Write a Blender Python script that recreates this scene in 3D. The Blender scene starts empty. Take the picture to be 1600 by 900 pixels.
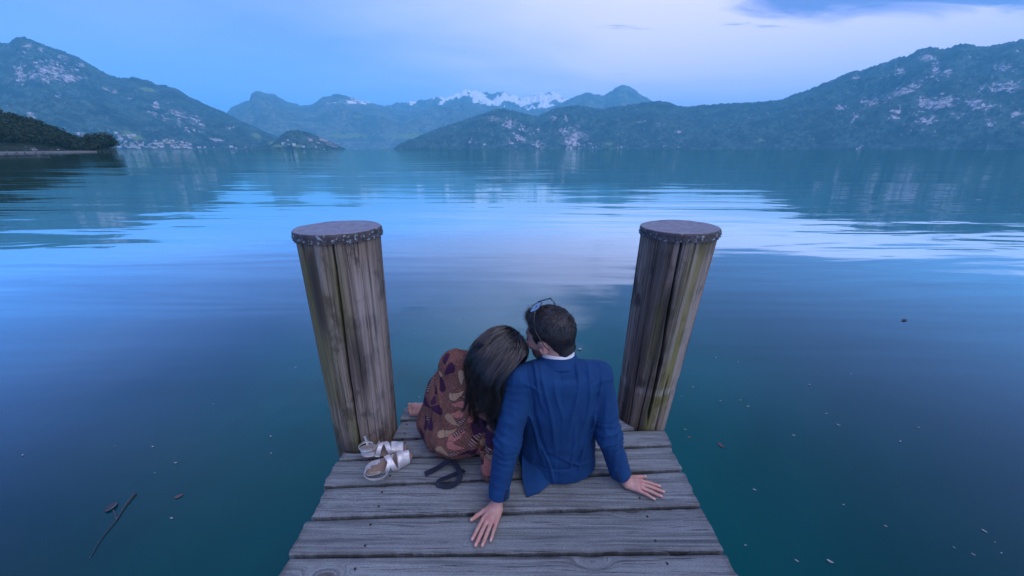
import bpy, bmesh, math, random
import numpy as np
from mathutils import Vector, Matrix
random.seed(7); RNG = np.random.default_rng(7)
SC = bpy.context.scene
COL = SC.collection
R = math.radians

# ------------------------------------------------------------------ camera
FPX, CXP, CYP, HORIZON = 562.0, 800.0, 450.0, 233.0     # photograph pixels (1600 x 900)
PITCH = math.atan((CYP - HORIZON) / FPX)
CAM_H = 1.5                                              # above the deck (z = 0)
WATER = -0.72
cam_d = bpy.data.cameras.new('camera'); cam = bpy.data.objects.new('camera', cam_d); COL.objects.link(cam)
cam.location = (0, 0, CAM_H); cam.rotation_euler = (math.pi/2 - PITCH, 0, 0)
cam_d.sensor_width = 36.0; cam_d.lens = FPX / 1600 * 36.0
cam_d.clip_start = 0.05; cam_d.clip_end = 80000
SC.camera = cam

# ------------------------------------------------------------------ render / view
SC.render.engine = 'CYCLES'
SC.cycles.use_denoising = True
SC.cycles.max_bounces = 6; SC.cycles.diffuse_bounces = 3; SC.cycles.glossy_bounces = 3
SC.cycles.transmission_bounces = 3; SC.cycles.volume_bounces = 4
SC.cycles.sample_clamp_indirect = 6
SC.view_settings.view_transform = 'Standard'; SC.view_settings.look = 'None'
SC.view_settings.exposure = 1.2; SC.view_settings.gamma = 1.0

# ------------------------------------------------------------------ node helper
class NT:
    def __init__(s, tree): s.t = tree; s.n = tree.nodes; s.l = tree.links
    def node(s, kind, ins=None, **props):
        n = s.n.new(kind)
        for k, v in props.items(): setattr(n, k, v)
        for k, v in (ins or {}).items(): s.put(n.inputs[k], v)
        return n
    def put(s, sock, v):
        if isinstance(v, bpy.types.NodeSocket): s.l.new(v, sock)
        elif isinstance(v, bpy.types.Node): s.l.new(v.outputs[0], sock)
        else:
            if hasattr(sock.default_value, '__len__') and not hasattr(v, '__len__'): v = (v,)*len(sock.default_value)
            if hasattr(v, '__len__') and len(sock.default_value) == 4 and len(v) == 3: v = (*v, 1)
            sock.default_value = v
    def math(s, op, a, b=0.0, c=0.0, clamp=False):
        n = s.node('ShaderNodeMath', operation=op, use_clamp=clamp)
        s.put(n.inputs[0], a); s.put(n.inputs[1], b); s.put(n.inputs[2], c); return n.outputs[0]
    def ramp(s, x, a, b, lo=0.0, hi=1.0, smooth=True):
        n = s.node('ShaderNodeMapRange', interpolation_type='SMOOTHSTEP' if smooth else 'LINEAR')
        s.put(n.inputs['Value'], x); n.inputs['From Min'].default_value = a; n.inputs['From Max'].default_value = b
        n.inputs['To Min'].default_value = lo; n.inputs['To Max'].default_value = hi; return n.outputs[0]
    def mix(s, f, a, b, blend='MIX'):
        n = s.node('ShaderNodeMix', data_type='RGBA', blend_type=blend)
        s.put(n.inputs[0], f); s.put(n.inputs[6], a); s.put(n.inputs[7], b); return n.outputs[2]
    def noise(s, vec, scale, detail=4, rough=0.55, dist=0.0):
        n = s.node('ShaderNodeTexNoise', {'Scale': scale, 'Detail': detail, 'Roughness': rough, 'Distortion': dist})
        if vec is not None: s.put(n.inputs['Vector'], vec)
        return n.outputs[0]
    def mapping(s, vec, scale=(1,1,1), loc=(0,0,0), rot=(0,0,0)):
        return s.node('ShaderNodeMapping', {'Vector': vec, 'Scale': scale, 'Location': loc, 'Rotation': rot}).outputs[0]
    def obj(s): return s.node('ShaderNodeTexCoord').outputs['Object']
    def attr(s, name): return s.node('ShaderNodeAttribute', attribute_name=name)
    def bump(s, h, strength=0.5, dist=0.01, normal=None):
        n = s.node('ShaderNodeBump', {'Height': h, 'Strength': strength, 'Distance': dist})
        if normal is not None: s.put(n.inputs['Normal'], normal)
        return n.outputs[0]

def material(name):
    m = bpy.data.materials.new(name); m.use_nodes = True
    t = NT(m.node_tree); b = m.node_tree.nodes['Principled BSDF']
    return m, t, b

# ------------------------------------------------------------------ sky: evening blue with a thin lilac veil of cloud
SKY_TINT = (0.052, 0.056, 0.120, 1)
SUN_AZ, SUN_EL = R(128), R(48)          # azimuth clockwise from the view direction (+Y)
world = bpy.data.worlds.new('World'); SC.world = world; world.use_nodes = True
w = NT(world.node_tree); w.n.clear()
sky = w.node('ShaderNodeTexSky', sky_type='NISHITA', sun_disc=False)
sky.sun_elevation = SUN_EL; sky.sun_rotation = SUN_AZ
sky.altitude = 430; sky.air_density = 1.0; sky.dust_density = 0.0; sky.ozone_density = 4.0
g = w.node('ShaderNodeTexCoord').outputs['Generated']
sep = w.node('ShaderNodeSeparateXYZ', {'Vector': g})
zc = w.math('MAXIMUM', sep.outputs[2], 0.0)
inv = w.math('DIVIDE', 1.0, w.math('ADD', zc, 0.06))
P = w.node('ShaderNodeCombineXYZ', {'X': w.math('MULTIPLY', sep.outputs[0], inv), 'Y': w.math('MULTIPLY', sep.outputs[1], inv)}).outputs[0]
# veil of high cloud: long streaks, denser toward the side of the low sun
v1 = w.noise(w.mapping(P, scale=(0.32, 0.5, 1), rot=(0,0,R(22))), 1.0, 5, 0.55, 0.6)
v2 = w.noise(w.mapping(P, scale=(0.10, 0.22, 1), loc=(3.1,1.7,0), rot=(0,0,R(15))), 1.0, 2, 0.5, 0.3)
veil = w.math('ADD', w.math('MULTIPLY', v1, 0.75), w.math('MULTIPLY', v2, 0.55))
veil = w.math('ADD', veil, w.math('ADD', w.math('MULTIPLY', sep.outputs[0], 0.50), w.math('MULTIPLY', zc, 0.42)))
veil = w.ramp(veil, 0.30, 0.98)
veil = w.math('MULTIPLY', veil, 0.92)
base = w.mix(1.0, sky.outputs[0], SKY_TINT, 'MULTIPLY')
lowglow = w.ramp(zc, 0.0, 0.35, 1, 0)
veilcol = w.mix(w.ramp(sep.outputs[0], -0.55, 0.40), (0.38, 0.43, 0.87, 1), (0.61, 0.53, 0.86, 1))
skyc = w.mix(veil, base, veilcol)
# dark cloud bank overhead on the right, ragged edge
e1 = w.mapping(P, loc=(-2.1, -0.9, 0))
e1 = w.node('ShaderNodeVectorMath', {0: e1, 1: (1/2.2, 1/1.95, 1)}, operation='MULTIPLY').outputs[0]
el = w.node('ShaderNodeVectorMath', {0: e1}, operation='LENGTH').outputs['Value']
en = w.noise(w.mapping(P, scale=(1.0, 1.9, 1), rot=(0,0,R(12))), 1.1, 6, 0.62, 0.8)
dk = w.math('ADD', w.math('SUBTRACT', 1.0, el), w.math('MULTIPLY', w.math('SUBTRACT', en, 0.5), 0.62))
dk = w.ramp(dk, -0.05, 0.16)
# small torn wisps
wn = w.noise(w.mapping(P, scale=(0.75, 1.7, 1), loc=(5.3, 2.2, 0), rot=(0,0,R(10))), 1.3, 5, 0.6, 0.4)
wisp = w.math('MULTIPLY', w.ramp(wn, 0.655, 0.72), 0.55)
dark = w.math('MAXIMUM', w.math('MULTIPLY', dk, 0.9), wisp)
skyc = w.mix(dark, skyc, (0.050, 0.085, 0.27, 1))
bg = w.node('ShaderNodeBackground', {'Color': skyc, 'Strength': 1.0})
w.l.new(bg.outputs[0], w.node('ShaderNodeOutputWorld').inputs[0])

# one weak, very soft sun: the glow behind the veil
sun_d = bpy.data.lights.new('sun', 'SUN'); sun = bpy.data.objects.new('sun', sun_d); COL.objects.link(sun)
sun_d.energy = 0.8; sun_d.angle = R(60); sun_d.color = (0.93, 0.95, 1.0)
sdir = Vector((math.sin(SUN_AZ)*math.cos(SUN_EL), math.cos(SUN_AZ)*math.cos(SUN_EL), math.sin(SUN_EL)))
sun.rotation_euler = sdir.to_track_quat('Z', 'Y').to_euler()
sun.location = sdir * 50

# ------------------------------------------------------------------ geometry helpers
def ray(px, py):
    u, v = (px-CXP)/FPX, (py-CYP)/FPX; c, s = math.cos(PITCH), math.sin(PITCH)
    return np.array([u, c - v*s, -s - v*c])
def at_z(px, py, z=0.0):
    d = ray(px, py); return np.array([0,0,CAM_H]) + d*((z-CAM_H)/d[2])
def at_y(px, py, y):
    d = ray(px, py); return np.array([0,0,CAM_H]) + d*(y/d[1])
def azel(px, py):
    d = ray(px, py); return math.atan2(d[0], d[1]), d[2]/math.hypot(d[0], d[1])
def hash3(ix, iy, iz, seed):
    n = (ix*374761393 + iy*668265263 + iz*2147483647 + seed*1274126177) & 0xffffffff
    n = ((n ^ (n >> 13))*1274126177) & 0xffffffff
    n = ((n ^ (n >> 16))*2246822519) & 0xffffffff
    return ((n ^ (n >> 15)) & 0xffffff)/float(0xffffff)
def vnoise(p, seed=0):
    p = np.asarray(p, float); f = np.floor(p); i = f.astype(np.int64); t = p - f; t = t*t*t*(t*(t*6-15)+10)
    out = 0
    for dx in (0,1):
        wx = t[...,0] if dx else 1-t[...,0]
        for dy in (0,1):
            wy = t[...,1] if dy else 1-t[...,1]
            for dz in (0,1):
                wz = t[...,2] if dz else 1-t[...,2]
                out = out + wx*wy*wz*hash3(i[...,0]+dx, i[...,1]+dy, i[...,2]+dz, seed)
    return out*2-1
def fbm(p, octaves=4, lac=2.03, gain=0.5, seed=0, ridged=False):
    p = np.asarray(p, float); a = 1.0; s = 0; n = 0
    for o in range(octaves):
        x = vnoise(p + o*17.3, seed+o)
        if ridged: x = 1 - 2*np.abs(x)
        s = s + a*x; n += a; p = p*lac; a *= gain
    return s/n
def sstep(x, a, b):
    t = np.clip((x-a)/(b-a), 0, 1); return t*t*(3-2*t)

def mesh_from(name, verts, faces, mat=None, smooth=True, attrs=None):
    me = bpy.data.meshes.new(name)
    verts = np.asarray(verts, np.float32)
    if isinstance(faces, np.ndarray):
        n, k = faces.shape
        me.vertices.add(len(verts)); me.vertices.foreach_set('co', verts.ravel())
        me.loops.add(n*k); me.loops.foreach_set('vertex_index', faces.ravel().astype(np.int32))
        me.polygons.add(n); me.polygons.foreach_set('loop_start', np.arange(0, n*k, k, dtype=np.int32))
        me.update(calc_edges=True)
    else:
        me.from_pydata([tuple(map(float, v)) for v in verts], [], [tuple(map(int, f)) for f in faces])
    if smooth: me.polygons.foreach_set('use_smooth', np.ones(len(me.polygons), bool))
    for k, a in (attrs or {}).items():
        a = np.asarray(a, np.float32)
        if a.ndim == 1:
            at = me.attributes.new(k, 'FLOAT', 'POINT'); at.data.foreach_set('value', a)
        else:
            if a.shape[1] == 3: a = np.hstack([a, np.ones((len(a),1), np.float32)])
            at = me.color_attributes.new(k, 'FLOAT_COLOR', 'POINT'); at.data.foreach_set('color', a.ravel())
    if mat: me.materials.append(mat)
    me.validate()
    return me
def link(name, me, parent=None, loc=None, rot=None):
    o = bpy.data.objects.new(name, me); COL.objects.link(o)
    if parent is not None: o.parent = parent
    if loc is not None: o.location = loc
    if rot is not None: o.rotation_euler = rot
    return o
def tag(o, label=None, cat=None, group=None, kind=None):
    if label: o['label'] = label
    if cat: o['category'] = cat
    if group: o['group'] = group
    if kind: o['kind'] = kind
    return o
def thing(name, label, cat, loc=(0,0,0), rotz=0.0, group=None):
    o = bpy.data.objects.new(name, None); COL.objects.link(o); o.location = loc; o.rotation_euler = (0,0,rotz)
    o.empty_display_size = 0.1
    return tag(o, label, cat, group)
def grid_faces(n, m, wrap=False):
    i = np.arange(n-1)[:,None]; j = np.arange(m if wrap else m-1)[None,:]; j2 = (j+1) % m
    return np.stack([i*m+j, i*m+j2, (i+1)*m+j2, (i+1)*m+j], -1).reshape(-1,4)

# ------------------------------------------------------------------ the lake
def make_lake():
    rs = np.concatenate([[0.0], np.geomspace(0.6, 21000, 150)]); na = 160
    th = np.linspace(0, 2*math.pi, na, endpoint=False)
    X = rs[:,None]*np.sin(th); Y = rs[:,None]*np.cos(th)
    v = np.stack([X, Y, np.full_like(X, 0)], -1).reshape(-1,3)
    m, t, b = material('lake_water')
    pos = t.node('ShaderNodeNewGeometry').outputs['Position']
    # gentle swell: long crests lying across the view, several wavelengths, slower patches
    n1 = t.noise(t.mapping(pos, scale=(0.16, 0.85, 1), rot=(0,0,R(4))), 1.0, 2, 0.5, 0.4)
    n2 = t.noise(t.mapping(pos, scale=(0.05, 0.24, 1), rot=(0,0,R(-5))), 1.0, 2, 0.5, 0.3)
    n3 = t.noise(t.mapping(pos, scale=(0.7, 2.6, 1), rot=(0,0,R(8))), 1.0, 2, 0.5, 0.2)
    patch = t.ramp(t.noise(t.mapping(pos, scale=(0.02, 0.05, 1)), 1.0, 2), 0.35, 0.65, 0.35, 1.0)
    h = t.math('ADD', t.math('MULTIPLY', n1, 0.040), t.math('MULTIPLY', n2, 0.11))
    h = t.math('ADD', h, t.math('MULTIPLY', n3, 0.0045))
    calm = t.ramp(t.node('ShaderNodeVectorMath', {0: pos}, operation='LENGTH').outputs['Value'], 3.0, 15.0, 0.28, 1.0)     # sheltered by the shore
    h = t.math('MULTIPLY', t.math('MULTIPLY', h, patch), calm)
    bn = t.bump(h, 1.0, 1.0)
    fr = t.math('MINIMUM', t.math('ADD', t.math('MULTIPLY', t.math('POWER', t.node('ShaderNodeLayerWeight', {'Blend': 0.5, 'Normal': bn}).outputs['Facing'], 4.2), 2.3), 0.006), 0.97)
    # colour of the water body: turquoise, mottled by what lies below the surface
    mot = t.noise(t.mapping(pos, scale=(0.5, 0.5, 1)), 1.0, 2, 0.6, 0.5)
    rad = t.node('ShaderNodeVectorMath', {0: t.mapping(pos, loc=(0, -3.2, 0))}, operation='LENGTH').outputs['Value']
    shal = t.math('MULTIPLY', t.ramp(rad, 0.5, 5.0, 1.0, 0.0), t.ramp(mot, 0.2, 0.75, 0.55, 1.0))      # shallower over the pale lake bed by the pier
    deep = t.mix(shal, (0.0003, 0.0070, 0.011, 1), (0.005, 0.100, 0.100, 1))
    dif = t.node('ShaderNodeBsdfDiffuse', {'Color': deep})
    glo = t.node('ShaderNodeBsdfGlossy', {'Color': (0.81, 0.97, 0.92, 1), 'Roughness': 0.035, 'Normal': bn})
    ms = t.node('ShaderNodeMixShader', {0: fr, 1: dif.outputs[0], 2: glo.outputs[0]})
    t.l.new(ms.outputs[0], t.n['Material Output'].inputs[0])
    o = link('lake_water', mesh_from('lake_water', v, grid_faces(len(rs), na, True), m), loc=(0,0,WATER))
    tag(o, 'calm blue green lake water', 'lake', kind='structure')
make_lake()

# ------------------------------------------------------------------ mountains
def terrain_material(name, forest=(0.004,0.012,0.014), forest2=(0.070,0.120,0.090), rock=(0.50,0.44,0.45), meadow=(0.12,0.17,0.06), tex=1.0):
    m, t, b = material(name)
    pos = t.node('ShaderNodeNewGeometry').outputs['Position']
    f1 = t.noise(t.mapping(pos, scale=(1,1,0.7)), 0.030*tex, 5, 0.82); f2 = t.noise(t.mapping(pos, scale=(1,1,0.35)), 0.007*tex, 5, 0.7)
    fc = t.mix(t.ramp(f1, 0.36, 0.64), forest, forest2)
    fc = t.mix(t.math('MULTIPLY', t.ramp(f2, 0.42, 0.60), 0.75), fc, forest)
    fine = t.noise(t.mapping(pos, scale=(1,1,0.55)), 0.016*tex, 7, 0.80, 0.6)
    streak = t.noise(t.mapping(pos, scale=(1,1,0.22)), 0.030*tex, 5, 0.75, 0.8)
    rk = t.math('ADD', t.attr('rock').outputs['Fac'], t.math('ADD', t.math('MULTIPLY', t.math('SUBTRACT', fine, 0.5), 1.8), t.math('MULTIPLY', t.math('SUBTRACT', streak, 0.5), 4.6)))
    rk = t.ramp(rk, 0.46, 0.78)
    md = t.math('ADD', t.attr('meadow').outputs['Fac'], t.math('MULTIPLY', t.math('SUBTRACT', f1, 0.5), 0.8))
    c = t.mix(t.ramp(md, 0.45, 0.6), fc, meadow)
    c = t.mix(t.math('MULTIPLY', rk, 0.9), c, t.mix(t.ramp(streak, 0.35, 0.65), tuple(0.3*x for x in rock), rock))
    sn = t.math('ADD', t.attr('snow').outputs['Fac'], t.math('MULTIPLY', t.math('SUBTRACT', fine, 0.5), 1.7))
    c = t.mix(t.ramp(sn, 0.45, 0.6), c, (0.85, 0.86, 0.9, 1))
    t.put(b.inputs['Base Color'], c); b.inputs['Roughness'].default_value = 0.95
    b.inputs['Specular IOR Level'].default_value = 0.1
    return m
TERR = {}
def terrain(name, label, prof, S, Rd, back, mat, na=500, nr=120, amp=0.16, fscale=900.0, trees=9.0, tscale=22.0, rocks=(), meadows=(), snow=None, power=1.0, seed=1, jag=0.0):
    """prof: skyline in photograph pixels. S, Rd: distance of shore and ridge. A heightfield in plan."""
    pr = np.array([azel(x, y) for x, y in prof]); o = np.argsort(pr[:,0]); pr = pr[o]
    az = np.linspace(pr[0,0], pr[-1,0], na)
    tan_e = np.interp(az, pr[:,0], pr[:,1])
    Sd = S(az) if callable(S) else np.full(na, S); Rr = Rd(az) if callable(Rd) else np.full(na, Rd)
    if jag: tan_e = tan_e*(1 + jag*fbm(np.stack([az*55, az*0, az*0], -1), 4, gain=0.55, seed=seed+70, ridged=True))
    H = np.maximum(tan_e*Rr, 1.0) + CAM_H - WATER
    tt = np.concatenate([np.linspace(0, 1, nr), np.linspace(1.03, 1.0+back, max(8, nr//5))])
    T = tt[:,None]; dist = Sd + (Rr - Sd)*T
    shape = np.where(T <= 1, np.clip(T,0,1)**power, 1 - (np.clip(T-1,0,9)/back)**1.2)
    X = dist*np.sin(az); Y = dist*np.cos(az)
    P3 = np.stack([X/fscale, Y/fscale, np.zeros_like(X)+seed*3.7], -1)
    big = fbm(P3, 5, seed=seed, ridged=True)
    env = np.clip(T*6,0,1)*np.clip(np.abs(1.0-T)*2.2, 0, 1)
    Z = H*shape + amp*H*(big-0.25)*env
    tr = fbm(np.stack([X/tscale, Y/tscale, np.zeros_like(X)], -1), 2, seed=seed+40)
    tr = tr + 0.55*np.random.default_rng(seed).uniform(-1,1,tr.shape)
    # keep the flank below the line of sight to the ridge
    sight = (tan_e*dist + CAM_H - WATER)*0.985
    Z = np.where((T < 0.98), np.minimum(Z, sight - 0.004*H), Z)
    Z = np.where(T <= 0.001, -6.0, Z) + tr*trees*np.clip(T*25,0,1)
    Z = np.where(T >= 1.0+back-1e-6, -6.0, Z)
    verts = np.stack([X, Y, Z+WATER], -1)
    # where each vertex falls in the photograph, to lay rock faces and meadows where they are
    c_, s_ = math.cos(PITCH), math.sin(PITCH)
    dz = verts[...,2]-CAM_H; dep = verts[...,1]*c_ - dz*s_
    U = CXP + FPX*verts[...,0]/dep; V = CYP + FPX*(-verts[...,1]*s_ - dz*c_)/dep
    def blobs(lst):
        mk = np.zeros_like(U)
        for q in lst:
            x, y, rx, ry = q[:4]; an = R(q[4]) if len(q) > 4 else 0
            dx, dy = U-x, V-y; a_ = dx*math.cos(an)+dy*math.sin(an); b_ = -dx*math.sin(an)+dy*math.cos(an)
            mk = np.maximum(mk, 0.95 - 0.55*np.sqrt((a_/rx)**2 + (b_/ry)**2))
        return np.clip(mk-0.12, -0.8, 1).astype(np.float32)
    rk = blobs(rocks) if len(rocks) else np.full_like(U, -0.6)
    Z2 = verts[...,2]
    front = T <= 1.02
    rk = np.where(front, rk, -0.6)
    md = np.where(front, blobs(meadows), 0) if len(meadows) else np.zeros_like(U)
    sn = snow(U, V, Z2, big) if snow else np.full_like(U, -1.0)
    # bare rock has no trees on it
    Z2 -= np.clip(rk,0,1)*tr*trees*0.8
    if len(rocks): Z2 += np.clip(rk,0,1)*fbm(np.stack([X/60, Y/60, Z2/60], -1), 3, seed=5)*14
    me = mesh_from(name, verts.reshape(-1,3), grid_faces(len(tt), na), mat,
                   attrs={'rock': rk.ravel(), 'meadow': md.ravel(), 'snow': sn.ravel()})
    ob = link(name, me); tag(ob, label, 'mountain', kind='structure')
    TERR[name] = (az, tt, Sd, Rr, verts)
    return ob
def ground(name, azv, t):
    az, tt, Sd, Rr, v = TERR[name]; i = int(np.clip(np.searchsorted(az, azv), 0, len(az)-1)); k = int(np.clip(np.searchsorted(tt, t), 0, len(tt)-1))
    return v[k, i]

M_WOODS = terrain_material('forest_slope')
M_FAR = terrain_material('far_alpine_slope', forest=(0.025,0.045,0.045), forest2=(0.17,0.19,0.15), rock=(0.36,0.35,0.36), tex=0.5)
M_NEAR = terrain_material('wooded_headland_ground', forest=(0.018,0.030,0.018), forest2=(0.035,0.05,0.028), tex=6)

LEFT = [(-420,40),(-300,52),(-200,44),(-120,58),(-60,62),(0,67),(15,68),(18,62),(25,58),(38,58),(50,62),(65,69),(90,77),(110,84),(125,91),(145,103),(160,112),(175,119),(190,122),(200,122),(203,120),(215,122),(235,127),(245,133),(252,132),(275,138),(300,153),(320,163),(345,173),(360,181),(383,192),(400,199),(412,205),(430,212),(448,221),(465,229),(480,233)]
lr = [(75,112,36,15),(108,122,22,8),(30,116,15,12),(45,72,7,5),(64,77,5,4),(97,91,9,4),(125,100,8,3),(164,139,6,5),(180,143,4,4),(203,152,4,5),(245,163,6,5),(239,177,9,4,25),(257,187,10,4,20),(278,177,15,5,15),(280,191,4,7),(304,188,11,6,25),(317,196,4,7),(297,202,9,3,20),(339,218,11,3,15),(47,180,12,3,25),(126,209,11,3,15),(92,148,5,5),(360,200,6,2)]
terrain('mountain_left', 'wooded mountain with pale rock faces above the lakeside village', LEFT, 3300, lambda a: np.interp(a, [-0.9,-0.35,-0.3], [5600,4300,3900]), 0.5, M_WOODS, na=560, nr=150, rocks=lr,
        meadows=[(230,140,24,6,8),(207,212,34,8,20),(400,212,14,7,20),(430,224,18,6),(262,222,30,4)], amp=0.15, fscale=700, seed=3)
PROM = [(380,233),(400,231),(425,226),(437,214),(445,207),(455,203.5),(465,204),(478,206),(495,212),(515,221),(528,227),(537,232.5),(540,233.5)]
terrain('wooded_promontory', 'low wooded promontory running out into the lake', PROM, 2900, 3150, 0.8, M_WOODS, na=160, nr=60, amp=0.1, fscale=120, trees=8, tscale=16, rocks=[(505,218,12,4,25),(520,226,8,3,20),(485,217,5,3)], meadows=[(465,228,16,3),(435,228,16,4)], seed=9, power=0.6)
FAR = [(180,185),(300,178),(340,180),(355,176),(360,170),(372,164),(390,157),(393,146),(400,142),(410,145),(428,148),(440,155),(455,161),(470,165),(490,163),(505,153),(520,148),(528,146.5),(540,150),(560,156),(580,161),(600,166),(615,172),(630,174),(650,172),(680,166),(705,161),(725,159),(745,161),(765,165),(790,168),(810,172),(835,174),(860,168),(880,160),(900,152),(917,145),(930,147),(945,149),(960,139),(974,133),(985,137),(1000,147),(1012,154),(1018,158),(1040,170),(1100,190),(1200,215)]
def snow_far(U, V, Z, big): return np.where((U > 495) & (U < 590), 0.62 - np.abs(V-161)/16 - 0.02*np.abs(U-545)*0.5, -1.0) + 0.9*(big-0.35)
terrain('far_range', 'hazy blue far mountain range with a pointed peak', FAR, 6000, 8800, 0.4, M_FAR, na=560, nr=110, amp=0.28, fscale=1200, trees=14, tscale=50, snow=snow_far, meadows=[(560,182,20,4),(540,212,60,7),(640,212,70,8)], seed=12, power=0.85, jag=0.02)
SNOWR = [(540,180),(600,168),(625,162),(640,160),(655,158),(675,155),(690,153),(695,151),(705,150),(715,146),(722,142),(745,142),(752,145),(760,146),(768,150),(775,147),(778,146),(790,146),(797,149),(805,151),(812,152),(822,151),(828,152),(835,147),(843,146),(848,149),(856,146),(862,145),(870,149),(880,155),(900,160),(960,165),(1040,175)]
def snow_hi(U, V, Z, big): return np.clip(0.52 - (V-152)/26.0, -1, 0.6) + 1.9*(big-0.32)
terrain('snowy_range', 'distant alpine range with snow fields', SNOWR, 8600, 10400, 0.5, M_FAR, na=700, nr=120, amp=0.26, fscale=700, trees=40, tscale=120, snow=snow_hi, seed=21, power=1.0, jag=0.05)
RIGHT = [(615,233.5),(619,230),(625,226),(640,219),(665,209),(690,199),(715,191),(745,181),(760,176),(775,170),(790,171),(805,174),(820,178),(840,182),(850,177),(865,170),(885,166),(905,165),(915,166),(930,169),(945,170),(960,166),(975,165),(990,163),(1010,160),(1030,157),(1045,160),(1060,166),(1080,167),(1090,165),(1120,163),(1150,161),(1180,160),(1200,158),(1215,157),(1225,155),(1240,148),(1260,142),(1280,133),(1300,126),(1320,116),(1335,110),(1345,111),(1360,105),(1385,98),(1400,91),(1420,87),(1435,78),(1455,73),(1475,77),(1490,72),(1505,68),(1515,68),(1525,73),(1545,72),(1570,67),(1600,62),(1680,55),(1760,62),(1900,50),(2100,58)]
rr = [(1407,111,9,9),(1448,90,13,6),(1463,109,7,14),(1412,142,30,7,-25),(1360,159,15,7),(1313,169,9,7,-30),(1334,184,9,5,-25),(1463,161,42,12,-8),(1446,189,20,8,-20),(1529,163,22,8,10),(1572,135,34,8,-5),(1547,191,9,6),(1400,178,11,6,-20),(1480,111,5,8),(1562,105,22,6),(1589,174,14,8),(1337,122,7,4,-40),(1500,180,10,5),
      (797,193,11,8),(775,187,11,4,15),(819,202,14,4,15),(812,215,15,4,25),(797,223,10,4,20),(842,202,4,5),(898,215,19,16),(880,206,8,7),(841,226,10,5),(734,221,3,4),(711,201,3,3),(755,227,4,3),(856,212,3,3),(867,184,5,3),(884,184,3,7),(1030,195,4,2),(1000,190,8,2),(1062,206,8,2),(1170,185,3,2)]
terrain('mountain_right', 'long wooded ridge rising to a rocky mountain', RIGHT, lambda a: np.interp(a, [-0.35,0.5,1.2], [3300,3300,3000]), lambda a: np.interp(a, [-0.33,-0.2,0.3,0.7,1.2], [3400,4200,4600,4900,4800]), 0.6, M_WOODS, na=900, nr=150, rocks=rr, meadows=[(952,225,13,4),(1190,219,15,3),(1150,214,6,2)], amp=0.17, fscale=520, trees=11, tscale=18, seed=31, power=0.85)

# ------------------------------------------------------------------ haze: the air between
def make_haze():
    m = bpy.data.materials.new('air'); m.use_nodes = True; t = NT(m.node_tree); t.n.clear()
    v = t.node('ShaderNodeVolumePrincipled', {'Color': (0.22, 0.76, 1.0, 1), 'Density': HAZE, 'Anisotropy': 0.0})
    t.l.new(v.outputs[0], t.node('ShaderNodeOutputMaterial').inputs['Volume'])
    x, y0, y1, z0, z1 = 22500, -22500, 22500, WATER-8.5, 1950
    vv = [(-x,y0,z0),(x,y0,z0),(x,y1,z0),(-x,y1,z0),(-x,y0,z1),(x,y0,z1),(x,y1,z1),(-x,y1,z1)]
    ff = [(0,3,2,1),(4,5,6,7),(0,1,5,4),(1,2,6,5),(2,3,7,6),(3,0,4,7)]
    o = link('haze', mesh_from('haze', vv, ff, m, smooth=False))
    tag(o, 'pale blue evening haze over the lake', 'haze', kind='stuff')
HAZE = 1.1e-4
make_haze()

# ------------------------------------------------------------------ wooden pier
POST_L = dict(b=(-0.837,1.646), rb=0.166, t=(-0.792,1.632), rt=0.178, zt=1.155)
POST_R = dict(b=(0.795,1.791), rb=0.148, t=(0.834,1.782), rt=0.176, zt=1.128)

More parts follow.
